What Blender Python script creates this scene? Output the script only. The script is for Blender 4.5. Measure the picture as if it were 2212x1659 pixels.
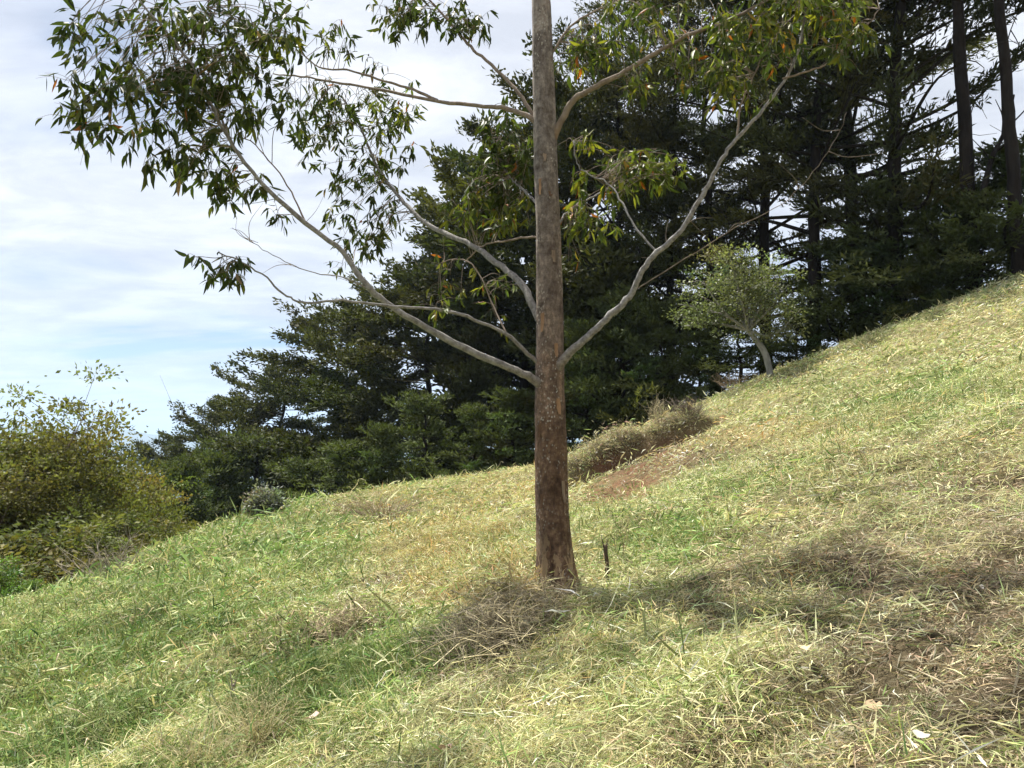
import bpy, math, random
import numpy as np
from mathutils import Vector, Matrix

for o in list(bpy.data.objects):
    bpy.data.objects.remove(o, do_unlink=True)
scene = bpy.context.scene
COL = scene.collection
R = math.radians

# ------------------------------------------------------------------ camera
HFOV = R(66.0)
PITCH = math.atan(140.5 / 1703.0)
cam_d = bpy.data.cameras.new('camera')
cam_d.sensor_fit = 'HORIZONTAL'
cam_d.angle = HFOV
cam_d.clip_start = 0.05
cam_d.clip_end = 30000
cam = bpy.data.objects.new('camera', cam_d)
COL.objects.link(cam)
cam.location = (0, 0, 0)
cam.rotation_euler = (R(90) + PITCH, 0, 0)
scene.camera = cam

# ------------------------------------------------------------------ world, sun, exposure
SUN_DIR = Vector((-0.33, 0.45, 1.0)).normalized()
SUN_EL = math.asin(SUN_DIR.z)
SUN_AZ = math.atan2(SUN_DIR.x, SUN_DIR.y)
SKY_STRENGTH = 0.05
world = bpy.data.worlds.new('World')
scene.world = world
world.use_nodes = True
wn, wl = world.node_tree.nodes, world.node_tree.links
wn.clear()


def nd(nodes, typ, **kw):
    n = nodes.new(typ)
    for k, v in kw.items():
        if k == 'inp':
            for kk, vv in v.items():
                n.inputs[kk].default_value = vv
        else:
            setattr(n, k, v)
    return n


def ramp(nodes, stops, interp='LINEAR'):
    n = nodes.new('ShaderNodeValToRGB')
    n.color_ramp.interpolation = interp
    el = n.color_ramp.elements
    while len(el) > 1:
        el.remove(el[-1])
    el[0].position, el[0].color = stops[0][0], stops[0][1]
    for p, c in stops[1:]:
        e = el.new(p)
        e.color = c
    return n


def g4(v):
    return (v, v, v, 1)


sky = nd(wn, 'ShaderNodeTexSky', sky_type='NISHITA', sun_disc=False, sun_elevation=SUN_EL,
         sun_rotation=SUN_AZ, altitude=2200.0, air_density=0.8, dust_density=0.25, ozone_density=1.6)
tc = nd(wn, 'ShaderNodeTexCoord')
sep = nd(wn, 'ShaderNodeSeparateXYZ')
wl.new(tc.outputs['Generated'], sep.inputs[0])
zz = nd(wn, 'ShaderNodeMath', operation='MAXIMUM', inp={1: 0.0})
wl.new(sep.outputs['Z'], zz.inputs[0])
za = nd(wn, 'ShaderNodeMath', operation='ADD', inp={1: 0.09})
wl.new(zz.outputs[0], za.inputs[0])
dx = nd(wn, 'ShaderNodeMath', operation='DIVIDE')
dy = nd(wn, 'ShaderNodeMath', operation='DIVIDE')
wl.new(sep.outputs['X'], dx.inputs[0]); wl.new(za.outputs[0], dx.inputs[1])
wl.new(sep.outputs['Y'], dy.inputs[0]); wl.new(za.outputs[0], dy.inputs[1])
cmb = nd(wn, 'ShaderNodeCombineXYZ')
wl.new(dx.outputs[0], cmb.inputs[0]); wl.new(dy.outputs[0], cmb.inputs[1])
mp = nd(wn, 'ShaderNodeMapping')
mp.inputs['Location'].default_value = (3.65, 0.46, 0.0)
mp.inputs['Scale'].default_value = (0.55, 0.8, 1.0)
wl.new(cmb.outputs[0], mp.inputs[0])
cn1 = nd(wn, 'ShaderNodeTexNoise', inp={'Scale': 0.9, 'Detail': 5.0, 'Roughness': 0.55, 'Distortion': 0.3})
wl.new(mp.outputs[0], cn1.inputs['Vector'])
cov = ramp(wn, [(0.30, g4(0.10)), (0.385, g4(0.78)), (0.47, g4(1.0))], 'EASE')
wl.new(cn1.outputs['Fac'], cov.inputs[0])
cn2 = nd(wn, 'ShaderNodeTexNoise', inp={'Scale': 3.4, 'Detail': 5.0, 'Roughness': 0.6, 'Distortion': 0.4})
wl.new(mp.outputs[0], cn2.inputs['Vector'])
ccol = ramp(wn, [(0.34, (4.75, 4.9, 5.4, 1)), (0.47, (5.55, 5.68, 6.15, 1)), (0.63, (6.9, 7.0, 7.3, 1))])
wl.new(cn2.outputs['Fac'], ccol.inputs[0])
# clouds thin out a little towards the horizon
thin = ramp(wn, [(0.0, g4(0.72)), (0.12, g4(0.86)), (0.26, g4(1.0))])
wl.new(zz.outputs[0], thin.inputs[0])
cf = nd(wn, 'ShaderNodeMath', operation='MULTIPLY')
wl.new(cov.outputs[0], cf.inputs[0]); wl.new(thin.outputs[0], cf.inputs[1])
# forward scattering round the sun
sd = nd(wn, 'ShaderNodeVectorMath', operation='DOT_PRODUCT')
sd.inputs[1].default_value = SUN_DIR
wl.new(tc.outputs['Generated'], sd.inputs[0])
glow = nd(wn, 'ShaderNodeMapRange', inp={'From Min': 0.2, 'From Max': 1.0, 'To Min': 1.0, 'To Max': 1.35})
wl.new(sd.outputs['Value'], glow.inputs['Value'])
cg = nd(wn, 'ShaderNodeVectorMath', operation='SCALE')
wl.new(ccol.outputs[0], cg.inputs[0]); wl.new(glow.outputs[0], cg.inputs['Scale'])
mixs = nd(wn, 'ShaderNodeMix', data_type='RGBA')
wl.new(cf.outputs[0], mixs.inputs['Factor'])
wl.new(sky.outputs[0], mixs.inputs['A']); wl.new(cg.outputs[0], mixs.inputs['B'])
cum_m = nd(wn, 'ShaderNodeMapping')
cum_m.inputs['Scale'].default_value = (5.0, 5.0, 13.0)
wl.new(tc.outputs['Generated'], cum_m.inputs[0])
cum_n = nd(wn, 'ShaderNodeTexNoise', inp={'Scale': 1.0, 'Detail': 5.0, 'Roughness': 0.55})
wl.new(cum_m.outputs[0], cum_n.inputs['Vector'])
cum_r = ramp(wn, [(0.47, g4(0)), (0.58, g4(0.85))], 'EASE')
wl.new(cum_n.outputs['Fac'], cum_r.inputs[0])
cum_b = ramp(wn, [(0.025, g4(0)), (0.05, g4(1)), (0.085, g4(1)), (0.125, g4(0))], 'EASE')
wl.new(zz.outputs[0], cum_b.inputs[0])
cum_f = nd(wn, 'ShaderNodeMath', operation='MULTIPLY')
wl.new(cum_r.outputs[0], cum_f.inputs[0]); wl.new(cum_b.outputs[0], cum_f.inputs[1])
mix2 = nd(wn, 'ShaderNodeMix', data_type='RGBA')
mix2.inputs['B'].default_value = (7.2, 7.15, 7.3, 1)
wl.new(cum_f.outputs[0], mix2.inputs['Factor']); wl.new(mixs.outputs['Result'], mix2.inputs['A'])
mixs = mix2
bg = nd(wn, 'ShaderNodeBackground', inp={'Strength': SKY_STRENGTH})
wl.new(mixs.outputs['Result'], bg.inputs[0])
wo = nd(wn, 'ShaderNodeOutputWorld')
wl.new(bg.outputs[0], wo.inputs[0])

sun_d = bpy.data.lights.new('sun', 'SUN')
sun_d.energy = 5.0
sun_d.angle = R(0.6)
sun_d.color = (1.0, 0.95, 0.86)
sun = bpy.data.objects.new('sun', sun_d)
COL.objects.link(sun)
sun.rotation_euler = SUN_DIR.to_track_quat('Z', 'Y').to_euler()
sun.location = (-10, 15, 30)

vs = scene.view_settings
vs.view_transform = 'Standard'
vs.look = 'None'
vs.gamma = 1.0
vs.exposure = 1.28
vs.use_curve_mapping = False
cy = scene.cycles
cy.use_denoising = True
cy.denoising_prefilter = 'FAST'
cy.denoising_quality = 'BALANCED'
world.cycles.sampling_method = 'NONE'
cy.max_bounces = 4
cy.diffuse_bounces = 2
cy.glossy_bounces = 2
cy.transmission_bounces = 3
cy.transparent_max_bounces = 4
cy.volume_bounces = 0
cy.sample_clamp_indirect = 6.0
cy.use_adaptive_sampling = True
cy.adaptive_threshold = 0.02

# ------------------------------------------------------------------ helpers
CP, SP = math.cos(PITCH), math.sin(PITCH)


def P(u, v, d):
    """world point on the sight line through (u, v) of the 2212x1659 picture at depth y = d"""
    a = (u - 1106.0) / 1703.0
    b = -(v - 829.5) / 1703.0
    wy = CP - b * SP
    wz = SP + b * CP
    k = d / wy
    return np.array([a * k, d, wz * k])


def proj(p):
    p = np.asarray(p, float)
    x, y, z = p[..., 0], p[..., 1], p[..., 2]
    f = y * CP + z * SP
    f = np.where(np.abs(f) < 1e-4, 1e-4, f)
    up = -y * SP + z * CP
    return 1106.0 + 1703.0 * x / f, 829.5 - 1703.0 * up / f, f


def mesh_np(name, verts, quads=None, tris=None, mat=None, var=None, smooth=False):
    me = bpy.data.meshes.new(name)
    verts = np.asarray(verts, np.float32)
    nq = 0 if quads is None else len(quads)
    nt = 0 if tris is None else len(tris)
    me.vertices.add(len(verts))
    me.vertices.foreach_set('co', verts.ravel())
    parts, starts, tot = [], [], 0
    if nq:
        parts.append(np.asarray(quads, np.int32).ravel())
        starts.append(np.arange(nq, dtype=np.int32) * 4)
    if nt:
        parts.append(np.asarray(tris, np.int32).ravel())
        starts.append(np.arange(nt, dtype=np.int32) * 3 + nq * 4)
    li = np.concatenate(parts)
    me.loops.add(len(li))
    me.loops.foreach_set('vertex_index', li)
    me.polygons.add(nq + nt)
    me.polygons.foreach_set('loop_start', np.concatenate(starts))
    me.update(calc_edges=True)
    if smooth:
        me.polygons.foreach_set('use_smooth', np.ones(nq + nt, bool))
    if var is not None:
        at = me.attributes.new('var', 'FLOAT_COLOR', 'POINT')
        var = np.asarray(var, np.float32)
        c = np.ones((len(verts), 4), np.float32)
        c[:, :3] = var
        at.data.foreach_set('color', c.ravel())
    if mat:
        me.materials.append(mat)
    return me


def obj(name, me, parent=None, loc=None, **props):
    o = bpy.data.objects.new(name, me)
    COL.objects.link(o)
    if parent:
        o.parent = parent
    if loc is not None:
        o.location = loc
    for k, v in props.items():
        o[k] = v
    return o


def thing(name, label, cat, loc=(0, 0, 0), rz=0.0, group=None, me=None):
    o = bpy.data.objects.new(name, me)
    COL.objects.link(o)
    o.location = loc
    o.rotation_euler = (0, 0, rz)
    o['label'] = label
    o['category'] = cat
    if group:
        o['group'] = group
    return o


class MB:
    """collects vertex blocks and joins them into one mesh"""
    def __init__(self):
        self.v, self.q, self.t, self.c, self.n = [], [], [], [], 0

    def add(self, v, q=None, t=None, c=(1, 1, 1)):
        v = np.asarray(v, float)
        self.v.append(v)
        if q is not None and len(q):
            self.q.append(np.asarray(q) + self.n)
        if t is not None and len(t):
            self.t.append(np.asarray(t) + self.n)
        c = np.asarray(c, float)
        self.c.append(np.broadcast_to(c, (len(v), 3)) if c.ndim == 1 else c)
        self.n += len(v)

    def mesh(self, name, mat, smooth=False):
        return mesh_np(name, np.concatenate(self.v), np.concatenate(self.q) if self.q else None,
                       np.concatenate(self.t) if self.t else None, mat, np.concatenate(self.c), smooth)


def unit(a):
    a = np.asarray(a, float)
    return a / np.maximum(np.linalg.norm(a, axis=-1, keepdims=True), 1e-9)


def catmull(pts, k=4):
    p = np.asarray(pts, float)
    if len(p) < 3:
        t = np.linspace(0, 1, k * 2)[:, None]
        return p[0] * (1 - t) + p[-1] * t
    e = np.vstack([2 * p[0] - p[1], p, 2 * p[-1] - p[-2]])
    out = []
    for i in range(1, len(e) - 2):
        p0, p1, p2, p3 = e[i - 1], e[i], e[i + 1], e[i + 2]
        for s in range(k):
            t = s / k
            out.append(0.5 * ((2 * p1) + (-p0 + p2) * t + (2 * p0 - 5 * p1 + 4 * p2 - p3) * t * t
                              + (-p0 + 3 * p1 - 3 * p2 + p3) * t ** 3))
    out.append(p[-1])
    return np.array(out)


def tube(mb, pts, rad, n=6, c=(1, 1, 1), jit=0.0, rng=None, cap=True):
    pts = np.asarray(pts, float)
    m = len(pts)
    rad = np.broadcast_to(np.asarray(rad, float), (m,))
    tan = unit(np.gradient(pts, axis=0))
    ref = np.array([0.0, 0, 1]) if abs(tan[0][2]) < 0.9 else np.array([1.0, 0, 0])
    a = unit(np.cross(tan[0], ref))
    A = np.zeros((m, 3)); B = np.zeros((m, 3))
    for i in range(m):
        a = unit(a - tan[i] * np.dot(a, tan[i]))
        A[i] = a
        B[i] = np.cross(tan[i], a)
    th = np.linspace(0, 2 * np.pi, n, endpoint=False)
    rr = np.repeat(rad[:, None], n, 1)
    if jit and rng is not None:
        rr = rr * (1 + rng.normal(0, jit, rr.shape))
    V = pts[:, None, :] + rr[..., None] * (np.cos(th)[None, :, None] * A[:, None, :] + np.sin(th)[None, :, None] * B[:, None, :])
    V = V.reshape(-1, 3)
    i, j = np.meshgrid(np.arange(m - 1), np.arange(n), indexing='ij')
    j2 = (j + 1) % n
    Q = np.stack([i * n + j, i * n + j2, (i + 1) * n + j2, (i + 1) * n + j], -1).reshape(-1, 4)
    T = None
    if cap:
        V = np.vstack([V, pts[-1] + tan[-1] * rad[-1] * 0.6])
        jj = np.arange(n)
        T = np.stack([(m - 1) * n + jj, (m - 1) * n + (jj + 1) % n, np.full(n, m * n)], -1)
    mb.add(V, Q, T, c)


def sprays(mb, p, d, L, W, c, rng, wide=0.45):
    """diamond shaped leaf faces: p base, d direction, L length, W width, c colour (n,3)"""
    n = len(p)
    d = unit(d)
    r = rng.normal(size=(n, 3))
    s = unit(np.cross(d, r))
    nn = np.cross(s, d)
    L = np.broadcast_to(np.asarray(L, float), (n,))[:, None]
    W = np.broadcast_to(np.asarray(W, float), (n,))[:, None]
    mid = p + d * L * wide + nn * L * 0.06
    V = np.stack([p, mid - s * W * 0.5, p + d * L, mid + s * W * 0.5], 1).reshape(-1, 3)
    Q = np.arange(n * 4).reshape(n, 4)
    mb.add(V, Q, None, np.repeat(np.asarray(c), 4, 0))


def pn(x, y, scale, seed, k=7):
    """smooth pseudo noise about -1..1"""
    r = np.random.default_rng(seed)
    s = np.zeros(np.broadcast(x, y).shape)
    for _ in range(k):
        a = r.uniform(0, 2 * np.pi)
        f = 2 * np.pi / (scale * r.uniform(0.6, 1.6))
        s = s + np.sin((x * np.cos(a) + y * np.sin(a)) * f + r.uniform(0, 6.28)
                       + 1.3 * np.sin((x * np.sin(a) - y * np.cos(a)) * f * 0.6 + r.uniform(0, 6.28)))
    return s / math.sqrt(k) * 0.8


# ------------------------------------------------------------------ materials
def new_mat(name):
    m = bpy.data.materials.new(name)
    m.use_nodes = True
    n, l = m.node_tree.nodes, m.node_tree.links
    n.clear()
    return m, n, l


def foliage_mat(name, base, trans=0.35, rough=0.55, spec=0.25, instancer=False, tcol=(1.15, 1.25, 0.6)):
    """leaf: surface colour from the per-leaf attribute, part of the light passes through"""
    m, n, l = new_mat(name)
    at = nd(n, 'ShaderNodeAttribute', attribute_name='var')
    mul = nd(n, 'ShaderNodeMix', data_type='RGBA', blend_type='MULTIPLY', inp={'Factor': 1.0})
    mul.inputs['B'].default_value = (*base, 1)
    l.new(at.outputs['Color'], mul.inputs['A'])
    col = mul.outputs['Result']
    if instancer:
        ia = nd(n, 'ShaderNodeAttribute', attribute_name='tint', attribute_type='INSTANCER')
        m2 = nd(n, 'ShaderNodeMix', data_type='RGBA', blend_type='MULTIPLY', inp={'Factor': 1.0})
        l.new(col, m2.inputs['A']); l.new(ia.outputs['Color'], m2.inputs['B'])
        col = m2.outputs['Result']
    pb = nd(n, 'ShaderNodeBsdfPrincipled', inp={'Roughness': rough, 'Specular IOR Level': spec})
    l.new(col, pb.inputs['Base Color'])
    tr = nd(n, 'ShaderNodeBsdfTranslucent')
    tm = nd(n, 'ShaderNodeMix', data_type='RGBA', blend_type='MULTIPLY', inp={'Factor': 1.0})
    tm.inputs['B'].default_value = (*tcol, 1)
    l.new(col, tm.inputs['A']); l.new(tm.outputs['Result'], tr.inputs['Color'])
    mx = nd(n, 'ShaderNodeMixShader', inp={'Fac': trans})
    l.new(pb.outputs[0], mx.inputs[1]); l.new(tr.outputs[0], mx.inputs[2])
    out = nd(n, 'ShaderNodeOutputMaterial')
    l.new(mx.outputs[0], out.inputs[0])
    return m


def bark_mat(name, c1, c2, scale=9.0, bump=0.5, stretch=(1, 1, 0.35)):
    m, n, l = new_mat(name)
    t = nd(n, 'ShaderNodeTexCoord')
    mpn = nd(n, 'ShaderNodeMapping')
    mpn.inputs['Scale'].default_value = stretch
    l.new(t.outputs['Object'], mpn.inputs[0])
    ns = nd(n, 'ShaderNodeTexNoise', inp={'Scale': scale, 'Detail': 8.0, 'Roughness': 0.65})
    l.new(mpn.outputs[0], ns.inputs['Vector'])
    rp = ramp(n, [(0.3, (*c1, 1)), (0.7, (*c2, 1))])
    l.new(ns.outputs['Fac'], rp.inputs[0])
    at = nd(n, 'ShaderNodeAttribute', attribute_name='var')
    mv = nd(n, 'ShaderNodeMix', data_type='RGBA', blend_type='MULTIPLY', inp={'Factor': 1.0})
    l.new(rp.outputs[0], mv.inputs['A']); l.new(at.outputs['Color'], mv.inputs['B'])
    pb = nd(n, 'ShaderNodeBsdfPrincipled', inp={'Roughness': 0.85, 'Specular IOR Level': 0.15})
    l.new(mv.outputs['Result'], pb.inputs['Base Color'])
    bp = nd(n, 'ShaderNodeBump', inp={'Strength': bump, 'Distance': 0.02})
    l.new(ns.outputs['Fac'], bp.inputs['Height'])
    l.new(bp.outputs[0], pb.inputs['Normal'])
    out = nd(n, 'ShaderNodeOutputMaterial')
    l.new(pb.outputs[0], out.inputs[0])
    return m


def trunk_mat():
    m, n, l = new_mat('eucalyptus_bark')
    t = nd(n, 'ShaderNodeTexCoord')
    sp = nd(n, 'ShaderNodeSeparateXYZ')
    l.new(t.outputs['Object'], sp.inputs[0])

    def noise(scale, st, detail=6.0, rough=0.6, dist=0.0):
        mm = nd(n, 'ShaderNodeMapping')
        mm.inputs['Scale'].default_value = st
        l.new(t.outputs['Object'], mm.inputs[0])
        x = nd(n, 'ShaderNodeTexNoise', inp={'Scale': scale, 'Detail': detail, 'Roughness': rough, 'Distortion': dist})
        l.new(mm.outputs[0], x.inputs['Vector'])
        return x
    big = noise(4.0, (1, 1, 0.6))
    patch = noise(6.5, (1, 1, 0.5), 6.0, 0.7, 0.5)
    fine = noise(38.0, (1, 1, 0.55), 8.0, 0.7)
    band = noise(9.0, (1.0, 1.0, 2.6), 6.0, 0.65, 0.8)
    # brown lower bark, grey upper bark, border wavering with the large noise
    hz = nd(n, 'ShaderNodeMath', operation='MULTIPLY_ADD', inp={1: 1.6})
    l.new(big.outputs['Fac'], hz.inputs[0]); l.new(sp.outputs['Z'], hz.inputs[2])
    hm = nd(n, 'ShaderNodeMapRange', inp={'From Min': 2.0, 'From Max': 4.2})
    l.new(hz.outputs[0], hm.inputs['Value'])
    brown = ramp(n, [(0.34, (0.045, 0.027, 0.018, 1)), (0.5, (0.112, 0.068, 0.043, 1)), (0.66, (0.23, 0.152, 0.10, 1))])
    grey = ramp(n, [(0.34, (0.085, 0.067, 0.054, 1)), (0.5, (0.19, 0.162, 0.14, 1)), (0.66, (0.31, 0.28, 0.25, 1))])
    mixn = nd(n, 'ShaderNodeMix', data_type='FLOAT', inp={'Factor': 0.35})
    l.new(fine.outputs['Fac'], mixn.inputs['A']); l.new(band.outputs['Fac'], mixn.inputs['B'])
    l.new(mixn.outputs['Result'], brown.inputs[0]); l.new(mixn.outputs['Result'], grey.inputs[0])
    c1 = nd(n, 'ShaderNodeMix', data_type='RGBA')
    l.new(hm.outputs[0], c1.inputs['Factor']); l.new(brown.outputs[0], c1.inputs['A']); l.new(grey.outputs[0], c1.inputs['B'])
    prp = ramp(n, [(0.36, (0.48, 0.44, 0.42, 1)), (0.5, (0.95, 0.95, 0.95, 1)), (0.62, (1.5, 1.48, 1.45, 1))])
    l.new(patch.outputs['Fac'], prp.inputs[0])
    cpm = nd(n, 'ShaderNodeMix', data_type='RGBA', blend_type='MULTIPLY', inp={'Factor': 1.0})
    l.new(c1.outputs['Result'], cpm.inputs['A']); l.new(prp.outputs[0], cpm.inputs['B'])
    c1 = cpm
    # pale peeled patches near the foot
    foot = nd(n, 'ShaderNodeMapRange', inp={'From Min': 0.55, 'From Max': 0.1})
    l.new(sp.outputs['Z'], foot.inputs['Value'])
    pt = noise(15.0, (1, 1, 0.45), 6.0, 0.65)
    pr = ramp(n, [(0.50, g4(0)), (0.55, g4(0.8))])
    l.new(pt.outputs['Fac'], pr.inputs[0])
    pf = nd(n, 'ShaderNodeMath', operation='MULTIPLY')
    l.new(pr.outputs[0], pf.inputs[0]); l.new(foot.outputs[0], pf.inputs[1])
    c2 = nd(n, 'ShaderNodeMix', data_type='RGBA')
    c2.inputs['B'].default_value = (0.40, 0.29, 0.17, 1)
    l.new(pf.outputs[0], c2.inputs['Factor']); l.new(c1.outputs['Result'], c2.inputs['A'])
    # lichen dots
    vm = nd(n, 'ShaderNodeMapping')
    vm.inputs['Scale'].default_value = (1, 1, 0.7)
    l.new(t.outputs['Object'], vm.inputs[0])
    vo = nd(n, 'ShaderNodeTexVoronoi', inp={'Scale': 46.0})
    l.new(vm.outputs[0], vo.inputs['Vector'])
    vr = ramp(n, [(0.0, g4(1)), (0.22, g4(1)), (0.34, g4(0))])
    l.new(vo.outputs['Distance'], vr.inputs[0])
    lm = noise(5.0, (1, 1, 0.7), 4.0)
    lr = ramp(n, [(0.48, g4(0)), (0.6, g4(0.75))])
    l.new(lm.outputs['Fac'], lr.inputs[0])
    lf = nd(n, 'ShaderNodeMath', operation='MULTIPLY')
    l.new(vr.outputs[0], lf.inputs[0]); l.new(lr.outputs[0], lf.inputs[1])
    c3 = nd(n, 'ShaderNodeMix', data_type='RGBA')
    c3.inputs['B'].default_value = (0.42, 0.40, 0.35, 1)
    l.new(lf.outputs[0], c3.inputs['Factor']); l.new(c2.outputs['Result'], c3.inputs['A'])
    pb = nd(n, 'ShaderNodeBsdfPrincipled', inp={'Roughness': 0.8, 'Specular IOR Level': 0.2})
    l.new(c3.outputs['Result'], pb.inputs['Base Color'])
    b1 = nd(n, 'ShaderNodeBump', inp={'Strength': 1.0, 'Distance': 0.02})
    l.new(mixn.outputs['Result'], b1.inputs['Height'])
    b2 = nd(n, 'ShaderNodeBump', inp={'Strength': 0.5, 'Distance': 0.004})
    l.new(lf.outputs[0], b2.inputs['Height']); l.new(b1.outputs[0], b2.inputs['Normal'])
    l.new(b2.outputs[0], pb.inputs['Normal'])
    out = nd(n, 'ShaderNodeOutputMaterial')
    l.new(pb.outputs[0], out.inputs[0])
    return m


M_TRUNK = trunk_mat()
M_BRANCH = bark_mat('pale_smooth_bark', (0.115, 0.107, 0.098), (0.35, 0.338, 0.322), 30.0, 0.7, (1, 1, 1))
M_TWIG = bark_mat('twig_bark', (0.13, 0.10, 0.075), (0.28, 0.23, 0.18), 20.0, 0.2)
M_CYBARK = bark_mat('cypress_bark', (0.010, 0.008, 0.007), (0.032, 0.026, 0.021), 7.0, 0.8, (1, 1, 0.2))
M_LICHENBARK = bark_mat('lichen_bark', (0.13, 0.125, 0.105), (0.36, 0.36, 0.32), 5.0, 0.5)
M_DEADWOOD = bark_mat('dead_wood', (0.15, 0.12, 0.095), (0.36, 0.30, 0.24), 14.0, 0.4)
M_DARKSTICK = bark_mat('dark_stick', (0.035, 0.026, 0.018), (0.10, 0.075, 0.05), 20.0, 0.5)
M_LEAF = foliage_mat('eucalyptus_leaf', (0.68, 0.72, 0.58), 0.36, 0.5, 0.2)
M_CYLEAF = foliage_mat('cypress_foliage', (0.058, 0.063, 0.025), 0.22, 0.7, 0.12)
M_YCYLEAF = foliage_mat('young_cypress_foliage', (0.076, 0.094, 0.036), 0.25, 0.7, 0.12)
M_BROAD = foliage_mat('broadleaf_foliage', (0.125, 0.128, 0.040), 0.35, 0.6, 0.12)
M_LICHENLEAF = foliage_mat('small_tree_foliage', (0.130, 0.150, 0.070), 0.35, 0.5, 0.25)
M_BRIGHT = foliage_mat('bright_foliage', (0.13, 0.20, 0.05), 0.35, 0.5, 0.25)
M_GRASS = foliage_mat('grass_blade', (1, 1, 1), 0.28, 0.6, 0.2, False, (1.05, 1.05, 0.82))
M_STEM = foliage_mat('dry_stem', (1, 1, 1), 0.12, 0.7, 0.15, False, (1.1, 1.1, 0.8))

# ------------------------------------------------------------------ terrain
ctrl = [
    (0, 1659, 5.6), (550, 1659, 4.6), (1106, 1659, 3.7), (1660, 1659, 3.15), (2212, 1659, 2.75),
    (0, 1450, 8.2), (550, 1450, 6.6), (850, 1450, 5.75), (1106, 1420, 5.3), (1660, 1430, 4.1), (2212, 1430, 3.5),
    (1200, 1275, 6.5), (1400, 1250, 6.2), (1660, 1250, 5.3), (1900, 1250, 4.8), (2212, 1250, 4.4),
    (2212, 1000, 7.0), (2212, 800, 11.5), (2212, 690, 16.0), (2212, 600, 22.0),
    (1900, 1000, 8.3), (1900, 850, 14.5), (1900, 722, 23.0),
    (1660, 1000, 10.5), (1660, 900, 16.0), (1660, 815, 24.0),
    (1400, 1100, 9.8), (1240, 1085, 13.0), (1300, 1095, 13.0),
    (1560, 940, 15.5), (1530, 885, 21.0),
    (900, 1300, 7.8), (600, 1300, 9.0), (300, 1310, 10.3), (0, 1340, 11.3),
    (0, 1322, 13.0), (200, 1248, 16.0), (400, 1167, 20.0), (650, 1107, 23.5), (940, 1052, 25.5), (1150, 1018, 25.0),
    (940, 1150, 14.0), (650, 1185, 14.5), (400, 1235, 14.5), (1150, 1120, 12.0), (1150, 1060, 18.0),
]
CT = [P(*c) for c in ctrl]
CT += [np.array(c, float) for c in [
    (-12.5, 19, -5.2), (-11.5, 28, -5.6), (-8.5, 31, -4.8), (-3.2, 34, -4.0), (1.0, 34, -3.0),
    (10.4, 32, 1.4), (14, 29, 2.7), (19.5, 30, 4.7), (6, 33, 0.0), (24, 26, 6.5), (18, 14, 5.2), (14, 6, 3.6),
    (0, 0, -1.62), (-5, 0, -2.75), (4, 0, -0.75), (0, -4, -1.85), (-12, 4, -4.6), (-16, 12, -6.0), (9, 0, 0.8), (-20, 25, -8.5),
    (-22, 45, -9.5), (-8, 45, -7.5), (5, 45, -4.5), (18, 45, 0.5), (32, 40, 4.0), (-30, 8, -10.0), (28, 8, 8.0),
]]
CT = np.array(CT)


def tps_fit(xy, z, lam=0.02):
    n = len(xy)
    r = np.linalg.norm(xy[:, None] - xy[None], axis=-1)
    K = np.where(r > 0, r * r * np.log(np.maximum(r, 1e-9)), 0) + lam * np.eye(n)
    Pm = np.hstack([np.ones((n, 1)), xy])
    A = np.zeros((n + 3, n + 3))
    A[:n, :n] = K; A[:n, n:] = Pm; A[n:, :n] = Pm.T
    return np.linalg.solve(A, np.concatenate([z, np.zeros(3)]))


TW = tps_fit(CT[:, :2], CT[:, 2])


def tps(x, y):
    x = np.asarray(x, float); y = np.asarray(y, float)
    sh = np.broadcast(x, y).shape
    X = np.stack([np.broadcast_to(x, sh).ravel(), np.broadcast_to(y, sh).ravel()], 1)
    out = np.zeros(len(X))
    n = len(CT)
    for s in range(0, len(X), 60000):
        b = X[s:s + 60000]
        r2 = ((b[:, None] - CT[None, :, :2]) ** 2).sum(-1)
        K = 0.5 * r2 * np.log(np.maximum(r2, 1e-12))
        out[s:s + 60000] = K @ TW[:n] + TW[n] + b @ TW[n + 1:]
    return out.reshape(sh)


def sstep(a, b, x):
    t = np.clip((x - a) / (b - a), 0, 1)
    return t * t * (3 - 2 * t)


# the eroded bank right of the trunk: a lip line with a steep face towards the path
BANK = np.array([P(1225, 1005, 17.6), P(1300, 965, 17.8), P(1380, 940, 18.0), P(1450, 912, 18.3), P(1500, 895, 18.6)])


def bank_h(x, y):
    """extra height of the bank and 0..1 mask of its bare face"""
    lx = np.interp(x, BANK[:, 0], BANK[:, 0])
    ly = np.interp(x, BANK[:, 0], BANK[:, 1])
    lz = np.interp(x, BANK[:, 0], BANK[:, 2]) + 0.10 * pn(x, x * 0, 0.9, 6) + 0.03
    s = y - ly + 0.42 * pn(x, y * 0, 1.3, 5)
    inx = sstep(BANK[0, 0] - 0.7, BANK[0, 0] + 0.4, x) * (1 - sstep(BANK[-1, 0] - 0.3, BANK[-1, 0] + 1.2, x))
    return s, lz, inx


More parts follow.
